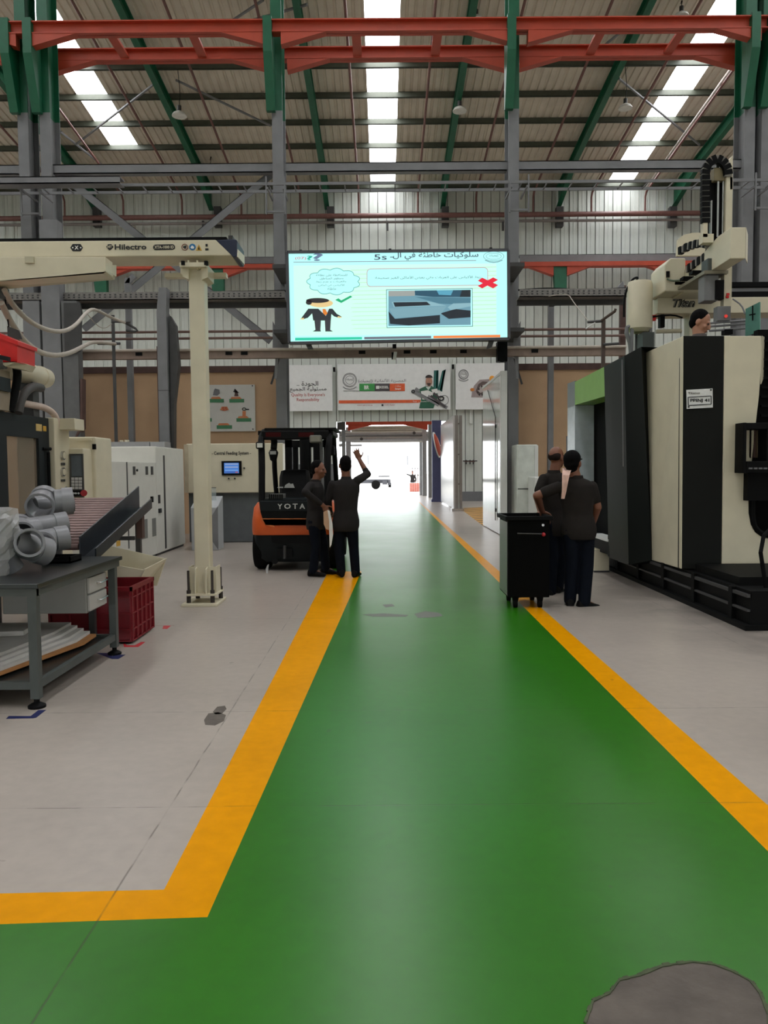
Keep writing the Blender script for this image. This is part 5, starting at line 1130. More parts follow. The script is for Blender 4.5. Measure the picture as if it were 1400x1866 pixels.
tag(M().tube([(-3.3, 5.1, z+.012), (-2.95, 5.2, z+.03), (-2.72, 5.32, z+.012), (-2.7, 5.15, z+.012), (-2.74, 5.02, z+.012)], .011, n=8, smooth=2).build('strap', BLACK), 'black strap lying on the white carton under the table', 'strap')
# ================================================================ PIPE FITTINGS ON THE TABLE
PVC = mat('grey_pvc', (132, 132, 136), .3, noise=.06, ns=5); PVCD = mat('grey_pvc_dark', (96, 98, 102), .35)
def fitting(label, c, rz, tilt, r=.085, L=.34, branch=.2, bang=1.0):
    """tee: main run with socket collars, one slanted branch"""
    t = thing('pipe_fitting', label, 'pipe fitting', c, 'grey pipe fittings on the table')
    R_ = Euler((tilt, 0, rz)).to_matrix(); T = lambda v: Vector(c)+R_ @ Vector(v)
    M().pipe(T((0, -L/2, 0)), T((0, L/2, 0)), r, r*.9, 24).build('pipe_run', PVC, t, smooth=True)
    for y in (-1, 1): M().pipe(T((0, y*L/2-y*.09, 0)), T((0, y*(L/2+.004), 0)), r*1.1, r*.93, 24).build('socket_collar', PVC, t, smooth=True)
    d = Vector((math.sin(bang), math.cos(bang), 0))
    M().pipe(T(d*r*.9), T(d*(branch+.03)), r*.98, r*.88, 24).build('branch', PVC, t, smooth=True); M().pipe(T(d*(branch-.05)), T(d*(branch+.035)), r*1.08, r*.93, 24).build('branch_collar', PVC, t, smooth=True)
    return t
fitting('grey tee fitting upright at front of table, open mouth down to the right', W(52, 996, 5.4), -.5, -.35, .092, .3, .19, 2.2)
fitting('grey tee fitting lying in the middle, its socket open to the right', W(82, 985, 5.8)+Vector((0, 0, 0)), -.9, .1, .085, .32, .2, 1.9)
fitting('grey tee fitting behind the middle one, pale highlight along its top', W(78, 955, 6.1)+Vector((0, 0, -.02)), -.95, .12, .085, .36, .16, 2.6)
fitting('grey fitting at the back with wide dark mouth facing the camera', W(77, 916, 6.3), .25, .25, .105, .24, .2, 1.4)
fitting('grey fitting at back right with mouth turned right, on the rollers', W(103, 918, 6.6), -1.0, .1, .08, .26, .15, 2.9)
fitting('grey fitting half hidden behind the wrapped bundle', W(38, 965, 5.9), .5, .15, .085, .3, .18, -1.2)
# wrapped bundle
WRAP = glass('cloudy_film', (210, 208, 208), .42, .15)
t = thing('wrapped_bundle', 'bundle of grey fittings wrapped in clear crinkled plastic at left edge', 'bundle', W(5, 1040, 5.2))
bc = W(2, 990, 5.25)
mb = M(); random.seed(5); rings = []
for j in range(14):
    f = j/13; z = TZ+.01+f*.44; w_ = (.11+.05*math.sin(f*2.6))*(1-.2*f)
    rings.append([Vector((bc.x-.05+w_*math.cos(a)*(1+random.uniform(-.13, .13))+.05*f, bc.y+.8*w_*math.sin(a)*(1+random.uniform(-.1, .1)), z+random.uniform(-.012, .012))) for a in [2*PI*i/22 for i in range(22)]])
mb.loft(rings); mb.build('plastic_wrap', WRAP, t)
for dx, dz, rz in ((-.06, .1, .6), (.03, .12, -1.2), (-.02, .28, 1.3)):
    c = bc+Vector((dx, 0, 0)); c.z = TZ+dz; d = Vector((math.cos(rz)*.12, .05, math.sin(rz)*.12)); M().pipe(c-d*.8, c+d*.8, .07, .062, 20).build('inner_fitting', PVCD, t, smooth=True)
t = thing('black_tray', 'small open black box lying on the dark table top', 'box', W(113, 1028, 5.75))
c = G(112, 1024, TZ); M().box(c.x-.11, c.x+.11, c.y-.1, c.y+.12, TZ, TZ+.012).box(c.x-.11, c.x-.1, c.y-.1, c.y+.12, TZ, TZ+.05).box(c.x+.1, c.x+.11, c.y-.1, c.y+.12, TZ, TZ+.05).box(c.x-.11, c.x+.11, c.y+.11, c.y+.12, TZ, TZ+.05).box(c.x-.11, c.x+.11, c.y-.1, c.y-.09, TZ, TZ+.05).build('tray_body', BLACK, t)
# ================================================================ RED CRATE
cx0, cx1 = -2.92, G(240, 1173).x; cy0, cy1 = G(240, 1173).y, 7.25; ch = .5
t = thing('red_crate', 'dark red ribbed plastic crate standing beside the work table', 'crate', ((cx0+cx1)/2, (cy0+cy1)/2, 0))
RC = mat('dark_red_crate', (118, 13, 26), .45, noise=.1)
M().box(cx0, cx1, cy0, cy0+.012, .02, ch).box(cx0, cx1, cy1-.012, cy1, .02, ch).box(cx0, cx0+.012, cy0, cy1, .02, ch).box(cx1-.012, cx1, cy0, cy1, .02, ch).box(cx0, cx1, cy0, cy1, .02, .035).build('crate_shell', RC, t)
M().box(cx0-.02, cx1+.02, cy0-.02, cy0, ch-.035, ch).box(cx0-.02, cx1+.02, cy1, cy1+.02, ch-.035, ch).box(cx1, cx1+.02, cy0-.02, cy1+.02, ch-.035, ch).box(cx0-.02, cx0, cy0, cy1, ch-.035, ch).build('crate_rim', RC, t)
for z in (ch-.1, ch*.52, ch*.24, .02): M().box(cx1, cx1+.016, cy0-.015, cy1+.01, z, z+.012).box(cx0-.01, cx1+.016, cy0-.016, cy0, z, z+.012).build('horizontal_rib', RC, t)
for k in range(6): y = cy0+(cy1-cy0)*k/5; M().box(cx1, cx1+.018, y-.008, y+.008, .02, ch-.03).build('vertical_rib', RC, t)
for k in range(5): x = cx0+(cx1-cx0)*k/4; M().box(x-.008, x+.008, cy0-.018, cy0, .02, ch-.03).build('vertical_rib', RC, t)
# ================================================================ RIGHT MOULDING MACHINE
DG = mat('dark_green_grey_paint', (20, 24, 22), .45, noise=.08, ns=3, spec=.25)
DG2 = mat('very_dark_green_grey', (24, 25, 23), .55, noise=.1, spec=.12)
LIME = mat('lime_green_paint', (128, 176, 82), .4, noise=.06)
PALEB = mat('pale_grey_panel', (186, 196, 200), .25)
rm_ = thing('injection_machine', 'big moulding machine on the right with cream and dark doors and lime header', 'machine', (4.3, 9.8, 0))
Q = lambda name, a, b, c, d, dv, m, par=rm_, bev=.0: M().prism([a, b, c, d], dv).build(name, m, par, bevel=bev)
# cream corner door turning from the aisle to the front
a1, a2, a3, a4 = W(1177, 642, 9.6), W(1245, 612, 8.5), W(1242, 1037, 8.5), W(1188, 1021, 9.6)
Q('cream_side_door', a1, a2, a3, a4, (.25, .02, 0), CREAM, rm_, .01)
m1, m2 = W(1199, 631, 9.2), W(1239, 615, 8.58)
Q('dark_front_panel', a2+Vector((.004, 0, 0)), W(1320, 612, 8.5), W(1315, 1037, 8.5), a3+Vector((.004, 0, 0)), (0, .12, 0), DG2, rm_, .006)
cpts = [(1320.5,612),(1388,612),(1388,660),(1384,720),(1376,790),(1369,860),(1365,910),(1365,935),(1369,956),(1377,970),(1388,978),(1402,981),(1560,981),(1560,1037),(1315.5,1037)]
M().pxpoly(cpts, 8.5, .12).build('cream_front_panel', CREAM, rm_, bevel=.006)
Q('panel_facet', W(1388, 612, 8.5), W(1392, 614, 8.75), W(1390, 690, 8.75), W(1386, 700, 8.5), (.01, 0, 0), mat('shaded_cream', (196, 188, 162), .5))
o = M().px(1378, 1560, 600, 990, 8.75, .1).build('bellows_cover', RUBBER, rm_)
mb = M()
for k in range(9): mb.px(1388, 1560, 618+k*17, 622+k*17, 8.72, .04)
mb.build('bellows_fold', BLACK, rm_)['kind'] = 'stuff'
tbx = M().px(1355, 1361, 770, 862, 8.3, .25).px(1361, 1480, 770, 782, 8.3, .25).px(1361, 1480, 840, 862, 8.3, .25).px(1398, 1480, 782, 840, 8.3, .25).build('terminal_box', BLACK, rm_, bevel=.006)
for k, x in enumerate((1366, 1374, 1381, 1388, 1394)): M().px(x, x+3.5, 784, 834, 8.5, .05).build('terminal_tube', mat('tan_tube', (150, 128, 100), .5) if k % 2 == 0 else BRN, tbx)
M().px(1363, 1480, 862, 912, 8.4, .25).build('terminal_shelf', BLACK, rm_); 
for k in range(5): M().px(1366+k*9, 1372+k*9, 852, 855, 8.28, .02).build('terminal_button', STEEL, tbx)
M().ball(W(1364, 889, 8.45), (.03, .03, .05)).build('white_knob', WHITE, rm_, smooth=True)
M().tube([W(1372, 912, 8.5), W(1372, 945, 8.5), W(1378, 966, 8.5), W(1400, 978, 8.5), W(1450, 980, 8.5)], .03, smooth=1).build('cable_loop', BLACK, rm_, smooth=True)
# plate with the machine number
pl = M().pxpoly([(1251.5,710.5),(1299,707.8),(1299.5,742.5),(1252.3,745)], 8.485, .01).build('number_plate', SIGNW, rm_)
mb = M(); pxline(mb, [(1254.5,724),(1296.5,721.5),(1296.8,736.5),(1255,738.8),(1254.5,724)], 1.4, 8.48, .004); mb.build('plate_border', INK, pl)
pxtext('plate_lettering', 'PPINJ 41', 1258.5, 1293, 730.2, 8.48, INK, pl, h=7.5, bold=.02)
pxtext('plate_lettering', 'Titanus', 1254.5, 1276, 716, 8.48, mat('faded_print', (120, 112, 106), .6), pl, h=3.8, bold=.01)
for x, y in ((1296, 710.5), (1255.5, 741.5)): M().cyl(W(x, y, 8.475), W(x, y, 8.485), .01, n=8).build('plate_screw', INK, pl)
# bulging dark door
t1, t2, t3 = W(1101, 668, 10.4), W(1138, 648.5, 9.75), W(1169, 632, 9.4)
b1, b2, b3 = W(1110, 1016, 10.4), W(1146, 1029, 9.55), W(1188, 1021, 9.58)
mb = M(); off = Vector((.22, .05, 0)); tt = [t1, t2, t3, W(1178, 637, 9.62)]; bb = [b1, b2, b3, W(1189, 1019, 9.66)]
mb.v = tt+bb+[p+off for p in tt]+[p+off for p in bb]
mb.f = [[0,1,5,4],[1,2,6,5],[2,3,7,6],[8,12,13,9],[9,13,14,10],[10,14,15,11],[0,8,9,1],[1,9,10,2],[2,10,11,3],[4,5,13,12],[5,6,14,13],[6,7,15,14],[0,4,12,8],[3,11,15,7]]
mb.build('bulging_door', DG, rm_, smooth=True)
M().tube([W(1134, 655, 9.72), W(1136, 850, 9.63)], .006, n=6).build('door_seam', STEEL, rm_)
# opening with lime header and far jamb
XO = 3.02
X1 = lambda x, y: WX(x, y, XO)
M().prism([X1(1048, 696), X1(1102, 668), X1(1103, 722), X1(1048, 738)], (.3, 0, 0)).build('lime_header', LIME, rm_)
M().prism([X1(1034.5, 699), X1(1048, 694), X1(1048, 739), X1(1034.5, 744)], (.3, 0, 0)).build('jamb_top', mat('grey_jamb', (116, 124, 126), .4), rm_)
M().prism([X1(1034.5, 744), X1(1048, 739), X1(1048, 1003), X1(1034.5, 985)], (.3, 0, 0)).build('far_jamb', PALEB, rm_)
M().prism([WX(1032, 795, XO+.01), WX(1034.5, 795, XO+.01), WX(1034.5, 830, XO+.01), WX(1032, 830, XO+.01)], (.05, 0, 0)).build('jamb_handle', DSTEEL, rm_)
M().box(3.35, 3.45, 10.3, 12.3, .3, 2.75).box(3.05, 3.4, 10.38, 10.44, .3, 2.8).build('opening_back', BLACK, rm_)
M().box(3.1, 3.4, 10.35, 12.2, .3, .5).build('opening_sill', BLACK, rm_); M().box(3.03, 3.25, 10.4, 11.4, .5, .53).build('sill_edge', WHITE, rm_)
M().box(3.5, 6.2, 8.9, 12.4, .35, 1.6).build('machine_core', DSTEEL, rm_)
M().box(3.4, 6.2, 12.3, 12.4, .35, 2.6).build('rear_panel', DG2, rm_)
M().box(3.48, 3.56, 9.7, 12.3, 1.6, 2.75).build('door_top_guard', DG2, rm_)
# black base frame standing on the floor
BAS = mat('black_base_frame', (9, 9, 9), .6, noise=.2, spec=.12)
M().box(3.36, 6.2, 7.0, 12.3, .05, .36).build('base_frame', BAS, rm_); M().box(3.3, 6.3, 6.96, 12.3, 0, .05).build('base_flange', BAS, rm_)
M().box(3.33, 3.37, 7.0, 11, .3, .33).build('base_rail', DSTEEL, rm_); M().box(3.33, 3.37, 7.0, 11, .17, .19).build('base_rail', DSTEEL, rm_)
for k in range(5): M().box(3.325, 3.36, 7.3+k*.9, 7.38+k*.9, .05, .36).build('base_rib', BAS, rm_)
M().box(3.42, 6.2, 7.35, 8.4, .36, .44).build('base_ledge', BAS, rm_); M().tube([(3.6, 7.2, .36), (3.55, 7.25, .8), (3.9, 7.6, .95)], .02, smooth=1).build('oil_hose', RUBBER, rm_)
t = thing('white_floor_box', 'small white box on the floor behind the two workers by machine', 'box', G(1097, 1043))
M().px(1083, 1111, 1001, 1042, G(1097, 1043).y, .35).build('box_body', CREAM, t, bevel=.01); M().px(1083, 1111, 1040, 1043, G(1097, 1043).y-.005, .36).build('box_foot', DSTEEL, t)
# ================================================================ TANK, ROBOT
TKY = 11.0
t = thing('white_tank', 'upright white cylindrical tank on legs beside the right machine', 'tank', (W(1165, 640, TKY).x, TKY, 1.6))
c = W(1165.5, 600, TKY); rr = .175; zt_ = W(1165, 512, TKY).z; zb_ = W(1165, 606, TKY).z
M().lathe((c.x, TKY, zb_), [(0, 0), (rr*.7, 0), (rr, .05), (rr, zt_-zb_-.06), (rr*.9, zt_-zb_-.015), (rr*.5, zt_-zb_), (0, zt_-zb_)], 28).build('tank_body', CREAM, t, smooth=True)
for dx, dy in ((-.13, -.08), (.13, -.08), (0, .13)): M().box(c.x+dx-.02, c.x+dx+.02, TKY+dy-.02, TKY+dy+.02, 1.6, zb_+.05).build('tank_leg', STEEL, t)
M().box(c.x+.0, c.x+.16, TKY-.15, TKY+.1, zb_-.3, zb_-.02).build('valve_block', mat('grey_green_frame', (92, 98, 96), .45), t)
M().tube([(c.x-.1, TKY-.05, zb_+.1), (c.x-.22, TKY-.05, zb_+.05), (c.x-.13, TKY-.05, zb_-.2), (c.x-.13, TKY-.05, zb_-.6)], .03, smooth=1).build('drain_pipe', STEEL, t)
M().tube([(c.x-.05, TKY, zt_), (c.x-.02, TKY, zt_+.06), (c.x-.12, TKY, zt_+.02), (c.x-.22, TKY, zt_-.2), (c.x-.22, TKY, zt_-.5)], .015, n=6, smooth=2).build('tank_hose', BLACK, t)
t = thing('slim_post', 'thin dark post with a lamp cross-arm left of the white tank', 'post', (W(1100, 800, 14).x, 14, 0)); xx = W(1100, 700, 14).x
M().box(xx-.03, xx+.03, 14, 14.06, 0, W(1100, 583, 14).z).build('pole', mat('rust_brown_pole', (78, 62, 54), .6), t); M().box(xx-.15, xx+.15, 13.9, 14.16, 0, .02).build('foot', DSTEEL, t)
M().tube([W(1071, 587, 13.98), W(1099, 585, 13.98)], .025).build('arm', DSTEEL, t); M().tube([W(1097, 584, 13.96), W(1121, 567, 13.7), W(1122, 563, 13.7)], .025).build('arm', mat('rust_brown_pole', (78, 62, 54), .6), t); M().tube([W(1068, 599, 13.9), W(1085, 588, 13.9)], .012).build('lamp_bar', WHITE, t)
M().tube([W(1100, 628, 13.98), W(1128, 626, 13.98)], .025).build('lower_arm', DSTEEL, t)
tag(M().tube([W(1000, 540, 16.4), W(1035, 534, 16.0), W(1045, 550, 15.5), W(1062, 572, 14.5), W(1074, 587, 13.99)], .008, n=6, smooth=2).build('thin_cable', HOSE), 'thin cable drooping from the right tray to the lamp cross-arm', 'cable')
t = thing('slim_post', 'grey slanted-top post between the cable tray end and the white tank', 'post', (W(1137, 700, 16.9).x, 17.3, 0)); xx = W(1136, 600, 17.3).x
M().box(xx-.06, xx+.06, 17.3, 17.42, 0, W(1136, 520, 17.3).z).build('pole', BRN, t); M().pxpoly([(1116, 536), (1136, 512), (1139, 526), (1124, 540)], 17.28, .2).build('slanted_cap', STEEL, t)
rb = thing('robot', 'cream take-out robot with dark upright mast above the right machine', 'robot', (W(1260, 570, TKY).x, TKY+.3, 1.6))
RF = 11.0
M().px(1199, 1560, 541, 570, RF, .4).build('robot_beam', CREAM, rb, bevel=.01)
Q('beam_chamfer', W(1185, 554, RF+.35), W(1199, 541, RF), W(1199, 570, RF), W(1185, 572, RF+.35), (.02, .02, 0), CREAM, rb)
M().px(1215, 1560, 531, 541, RF+.05, .3).build('beam_rail', BLACK, rb); M().px(1330, 1560, 513, 522, RF+.3, .1).build('upper_rail', BLACK, rb); M().px(1330, 1560, 524, 536, RF+.32, .1).build('rail_support', STEEL, rb)
pxtext('robot_lettering', 'Titan', 1226, 1267, 552, RF-.004, INK, rb, h=16, bold=.06, shear=.3); pxtext('robot_lettering', 'Titan', 1227, 1266, 552, RF-.01, mat('silver_print', (176, 172, 160), .5), rb, h=13, bold=-.022, shear=.3)
M().box(W(1262, 600, RF).x, W(1276, 600, RF).x, RF+.1, RF+.3, 1.6, W(1268, 570, RF).z).build('beam_post', CREAM, rb)
M().box(W(1460, 600, RF).x, W(1480, 600, RF).x, RF+.1, RF+.3, 1.6, W(1468, 570, RF).z).build('beam_post', CREAM, rb)
M().px(1204, 1212, 575, 596, RF+.05, .1).build('small_motor', BLACK, rb); M().px(1205, 1211, 570, 576, RF+.05, .1).build('motor_mount', DSTEEL, rb)
M().tube([W(1187, 578, RF), W(1206, 575, RF), W(1228, 574, RF), W(1244, 579, RF)], .012, n=6, smooth=1).build('beam_cable', BLACK, rb)
M().tube([W(1196, 604, RF+.1), W(1242, 603, RF+.1)], .03).build('pipe_stub', CREAM, rb)
M().px(1185, 1196, 574, 584, RF+.05, .05).build('red_bracket', REDBRIGHT, rb)
# carriage housing with cut corner and window
M().prism([W(1212, 482, 10.6), W(1222, 470, 10.6), W(1250, 470, 10.6), W(1250, 531, 10.6), W(1212, 531, 10.6)], (0, .55, 0)).build('carriage_housing', CREAM, rb, bevel=.015)
M().px(1215, 1221, 494, 505, 10.58, .03).build('housing_slot', BLACK, rb); M().pxpoly([(1236, 436), (1246, 428), (1262, 424), (1292, 424), (1292, 466), (1234, 466)], 11.1, .05).build('round_plate', CREAM, rb)
M().tube([W(1216, 508, 10.58), W(1225, 512, 10.55), W(1240, 511, 10.55), W(1250, 506, 10.6)], .014, smooth=1).build('green_cable', mat('green_grey_cable', (96, 110, 92), .5), rb); M().px(1246, 1330, 528, 533, 10.6, .5).build('carriage_plate', CREAM, rb)
# arm along the machine axis, near end toward the camera
AX = 4.12; n0 = WX(1332, 440, AX).y
ya, yb = n0, 11.0
za, zb2 = W(1345, 471, n0).z, W(1345, 414, n0).z
arm = M(); arm.prism([(AX, ya, za), (AX, yb, za-.02), (AX, yb, za+.2), (AX, ya+.9, za+.26), (AX, ya+.35, zb2), (AX, ya, zb2)], (.18, 0, 0)); arm.build('cross_arm', CREAM, rb, bevel=.008)
M().prism([(AX+.18, ya, za), (AX+.25, ya+.1, za-.03), (AX+.25, ya+.1, zb2-.06), (AX+.18, ya, zb2)], (.005, .02, 0)).build('arm_end_facet', CREAM, rb)
M().box(AX-.1, AX+.2, ya+.5, yb, za-.05, za-.01).build('arm_rail', mat('olive_grey_rail', (132, 126, 108), .5), rb)
for k in range(3): M().box(AX-.14, AX-.0, 10.0+k*.3, 10.12+k*.3, za+.02, za+.06).build('arm_step', BLACK, rb)
# drag chain links along the arm and up over the mast
LNK = M().box(-.05, .05, -.03, .03, -.028, .028).mesh('chain_link', BLACK)
LNK2 = M().box(-.044, .044, -.024, .024, -.02, .02).mesh('chain_link', mat('grey_chain_link', (120, 116, 108), .5))
def chain(pts, n):
    P = [Vector(p) for p in pts]; L = [0]
    for a, b in zip(P[:-1], P[1:]): L.append(L[-1]+(b-a).length)
    for k in range(n):
        s_ = L[-1]*(k+.5)/n; i = max(j for j in range(len(L)-1) if L[j] <= s_); u = (s_-L[i])/(L[i+1]-L[i])
        d = (P[i+1]-P[i]).normalized(); o = inst('chain_link', LNK, P[i].lerp(P[i+1], u), None); o.rotation_euler = d.to_track_quat('Z', 'X').to_euler(); hook(o, rb)
        if k % 2: o.data = LNK2
chain([W(1239, 458, 10.6), W(1255, 449, 10.4), W(1275, 443, 10.1), W(1290, 445, 9.9), W(1295, 455, 9.9), W(1290, 466, 9.95), W(1272, 478, 10.2), W(1252, 492, 10.5)], 22)
MYY = 9.75
th_ = [W(1285.5+0, y, MYY) for y in (405, 380, 350, 322)]
loop = [W(1306+20.5*math.cos(math.radians(a)), 316+24*math.sin(math.radians(a))*1.05, MYY) for a in range(180, 361, 20)]
chain(th_+loop+[W(1326.5, 322, MYY)], 34)
M().px(1323, 1335, 322, 470, MYY, .12).build('mast_plate', CREAM, rb, bevel=.005); M().pxpoly([(1331, 290), (1336, 283), (1336, 345), (1331, 345)], MYY, .1).build('mast_tip', CREAM, rb)
M().px(1292, 1323, 328, 445, MYY+.1, .06).build('mast_back', BLACK, rb)
for x, w_ in ((1296, 2), (1307, 3.5), (1316.5, 2.5)): M().px(x, x+w_, 330 if x > 1300 else 365, 432, MYY+.04, .05).build('mast_rail', CHROME, rb)
M().px(1302, 1322, 305, 329, MYY+.02, .12).build('mast_motor', mat('brass_grey_motor', (132, 120, 92), .4, .3), rb, bevel=.01); M().px(1306, 1311, 300, 306, MYY+.03, .06).build('motor_cap', CHROME, rb)
M().px(1282, 1290, 405, 432, MYY-.02, .08).build('chain_anchor', CREAM, rb); M().px(1281, 1301, 426, 442, MYY-.02, .12).build('cable_block', CREAM, rb)
M().px(1290, 1322, 470, 500, MYY, .2).build('slide_block', mat('grey_green_frame', (92, 98, 96), .45), rb, bevel=.01); M().px(1284, 1310, 495, 548, MYY+.05, .2).build('slide_block', STEEL, rb, bevel=.01)
M().px(1305, 1320, 510, 545, MYY+.02, .1).build('slide_rail', BLACK, rb); M().px(1320, 1334, 470, 560, MYY+.04, .1).build('mast_lower', CREAM, rb)
M().px(1308, 1332, 558, 584, MYY, .12).build('wrist_block', STEEL, rb); M().cyl(W(1323.5, 576, MYY-.02), W(1323.5, 576, MYY), .02).build('red_lamp', emit('red_pilot', (230, 60, 50), .8), rb)
for y in (588, 594, 602): M().tube([W(1293, y+1, MYY+.02), W(1361, y-4, MYY+.02)], .014, n=6).build('gripper_bar', STEEL, rb)
M().px(1321, 1336, 600, 609, MYY, .1).build('gripper_base', BLACK, rb)
M().prism([W(1359, 563, 9.55), W(1385, 550, 9.3), W(1385, 604, 9.3), W(1358.5, 613, 9.55)], (.02, .02, 0)).build('teal_plate', mat('teal_acrylic', (86, 138, 124), .3), rb); M().tube([W(1372, 557, 9.38), W(1372, 584, 9.38)], .008).build('plate_latch', BLACK, rb)
M().tube([W(1366, 574, 9.38), W(1378, 572, 9.38)], .008).build('plate_latch', BLACK, rb); M().tube([W(1336, 545, MYY), W(1352, 556, 9.6), W(1358, 572, 9.55)], .01, n=6, smooth=1).build('gripper_cable', STEEL, rb)
for x, y in ((1327, 536), (1326, 541)): M().px(x-2, x+3, y-2, y+2, MYY+.02, .02).build('red_label', REDBRIGHT, rb)
# diagonal white rod seen high at right
tag(M().tube([R(1330, 128, .5), W(1208, 300, 30.0), W(1176, 345, 32.0)], .04, n=8).build('white_rod', mat('white_pipe', (200, 190, 184), .5), smooth=True), 'pale pipe sloping down across the right skylight', 'pipe')
# ================================================================ BLACK TROLLEY
tr_ = thing('tool_trolley', 'black upright tool trolley on castors with red-tipped bar, by the right stripe', 'trolley', G(960, 1108))
KY = G(955, 1109).y
x0, x1 = W(926, 1000, KY).x, W(1002, 1000, KY).x
zb_, zt_ = W(965, 1089, KY).z, W(965, 948, KY).z
TBK = mat('black_trolley_paint', (5, 5, 5), .6, noise=.15, spec=.06); D_ = .58
M().prism([(x0, KY, zb_), (x1, KY, zb_), (x1, KY, zt_), (x0, KY, zt_)], (0, D_, 0)).build('trolley_body', TBK, tr_, bevel=.008)
M().box(x0-.03, x1+.03, KY-.03, KY+.0, zt_, zt_+.045).box(x0-.03, x1+.03, KY+D_, KY+D_+.03, zt_, zt_+.045).box(x0-.03, x0, KY, KY+D_, zt_, zt_+.045).box(x1, x1+.03, KY, KY+D_, zt_, zt_+.045).build('trolley_rim', BLACK, tr_, bevel=.006)
M().box(x0, x1, KY, KY+D_, zt_, zt_+.008).build('trolley_top', RUBBER, tr_)
M().box(x0-.006, x0, KY+.03, KY+D_-.03, zb_+.02, zt_-.02).build('side_panel', mat('grey_reflective_panel', (96, 92, 92), .25), tr_)
M().cyl(W(943, 972, KY-.03), W(990, 973, KY-.03), .007, n=8).build('handle_bar', DSTEEL, tr_); M().ball(W(991, 974, KY-.03), .022).build('red_grip', RED, tr_, smooth=True); M().cyl(W(990, 957, KY-.01), W(990, 957, KY), .014, n=10).build('lock', CHROME, tr_)
for dx in (x0+.09, x1-.09):
    for dy in (KY+.07, KY+D_-.07):
        cst = M().prism([(dx-.035, dy-.03, zb_), (dx+.035, dy-.03, zb_), (dx+.02, dy-.03, .05), (dx-.02, dy-.03, .05)], (0, .06, 0)).build('castor_fork', TBK, tr_)
        M().cyl((dx-.02, dy, .05), (dx+.02, dy, .05), .05, n=16).build('castor_wheel', RUBBER, cst, smooth=True)
# ================================================================ PEOPLE
SKIN = mat('brown_skin', (120, 74, 54), .5, noise=.06); SKIN2 = mat('light_brown_skin', (164, 116, 92), .5, noise=.06)
HAIR = mat('black_hair', (10, 8, 8), .8, noise=.3, ns=60, bump=.3, bs=120, spec=.08)
SHIRT = mat('charcoal_polo', (40, 37, 37), .9, spec=.15, noise=.1, ns=12, bump=.25, bs=30); SHIRT2 = mat('dark_polo', (38, 34, 32), .9, spec=.15, noise=.1, ns=12, bump=.25, bs=30)
JEAN = mat('navy_denim', (13, 17, 26), .9, spec=.1, noise=.18, ns=14, bump=.25, bs=30); SHOE = mat('black_shoe', (11, 10, 10), .6, spec=.12)
UP = Vector((0, 0, 1))
def cap(mb, a, b, ra, rb_, n=14):
    a, b = Vector(a), Vector(b); mb.cyl(a, b, ra, rb_, n=n); mb.ball(a, ra, n, 8); mb.ball(b, rb_, n, 8); return mb
def remesh(mb, name, m, parent, voxel=.009, it=4):
    me = mb.mesh(name, m); t = bpy.data.objects.new(name+'_tmp', me); COL.objects.link(t)
    r = t.modifiers.new('r', 'REMESH'); r.mode = 'VOXEL'; r.voxel_size = voxel; r.use_smooth_shade = True
    s = t.modifiers.new('s', 'SMOOTH'); s.factor = .5; s.iterations = it
    bpy.context.view_layer.update()
    out = bpy.data.meshes.new_from_object(t.evaluated_get(bpy.context.evaluated_depsgraph_get())); out.name = name
    bpy.data.objects.remove(t); bpy.data.meshes.remove(me)
    out.materials.clear(); out.materials.append(m)
    out.polygons.foreach_set('use_smooth', [True]*len(out.polygons))
    o = bpy.data.objects.new(name, out); COL.objects.link(o); hook(o, parent); return o
def hand(mb, w, d, nrm, thumb, s=1.0, curl=.5, spread=.12):
    """palm, four separate unequal fingers with two bends, thumb off the side of the palm"""
    d = d.normalized(); nrm = (nrm-d*nrm.dot(d)).normalized(); sd = d.cross(nrm)*thumb
    R_ = Matrix((sd, d, nrm)).transposed()
    mb.ball(w+d*.045*s, (.041*s, .055*s, .017*s), 14, 10, R_)
    for k, ln in enumerate((.072, .082, .077, .060)):
        o = (1.5-k)*.0215; b = w+(d*.082+sd*o)*s; dd = (d+sd*o*spread*40*.25).normalized()
        p1 = b+dd*ln*.5*s; d2 = (dd*math.cos(curl)+nrm*math.sin(curl)).normalized(); p2 = p1+d2*ln*.32*s
        d3 = (dd*math.cos(curl*1.9)+nrm*math.sin(curl*1.9)).normalized(); p3 = p2+d3*ln*.26*s
        cap(mb, b-dd*.012*s, p1, .0098*s, .009*s, 8); cap(mb, p1, p2, .009*s, .0082*s, 8); cap(mb, p2, p3, .0082*s, .0072*s, 8)
    tb = w+(d*.022+sd*.034)*s; t1 = tb+(d*.55+sd*.8+nrm*.15).normalized()*.038*s; t2 = t1+(d*.85+sd*.45+nrm*.2).normalized()*.032*s
    cap(mb, tb, t1, .0125*s, .0108*s, 8); cap(mb, t1, t2, .0108*s, .009*s, 8)
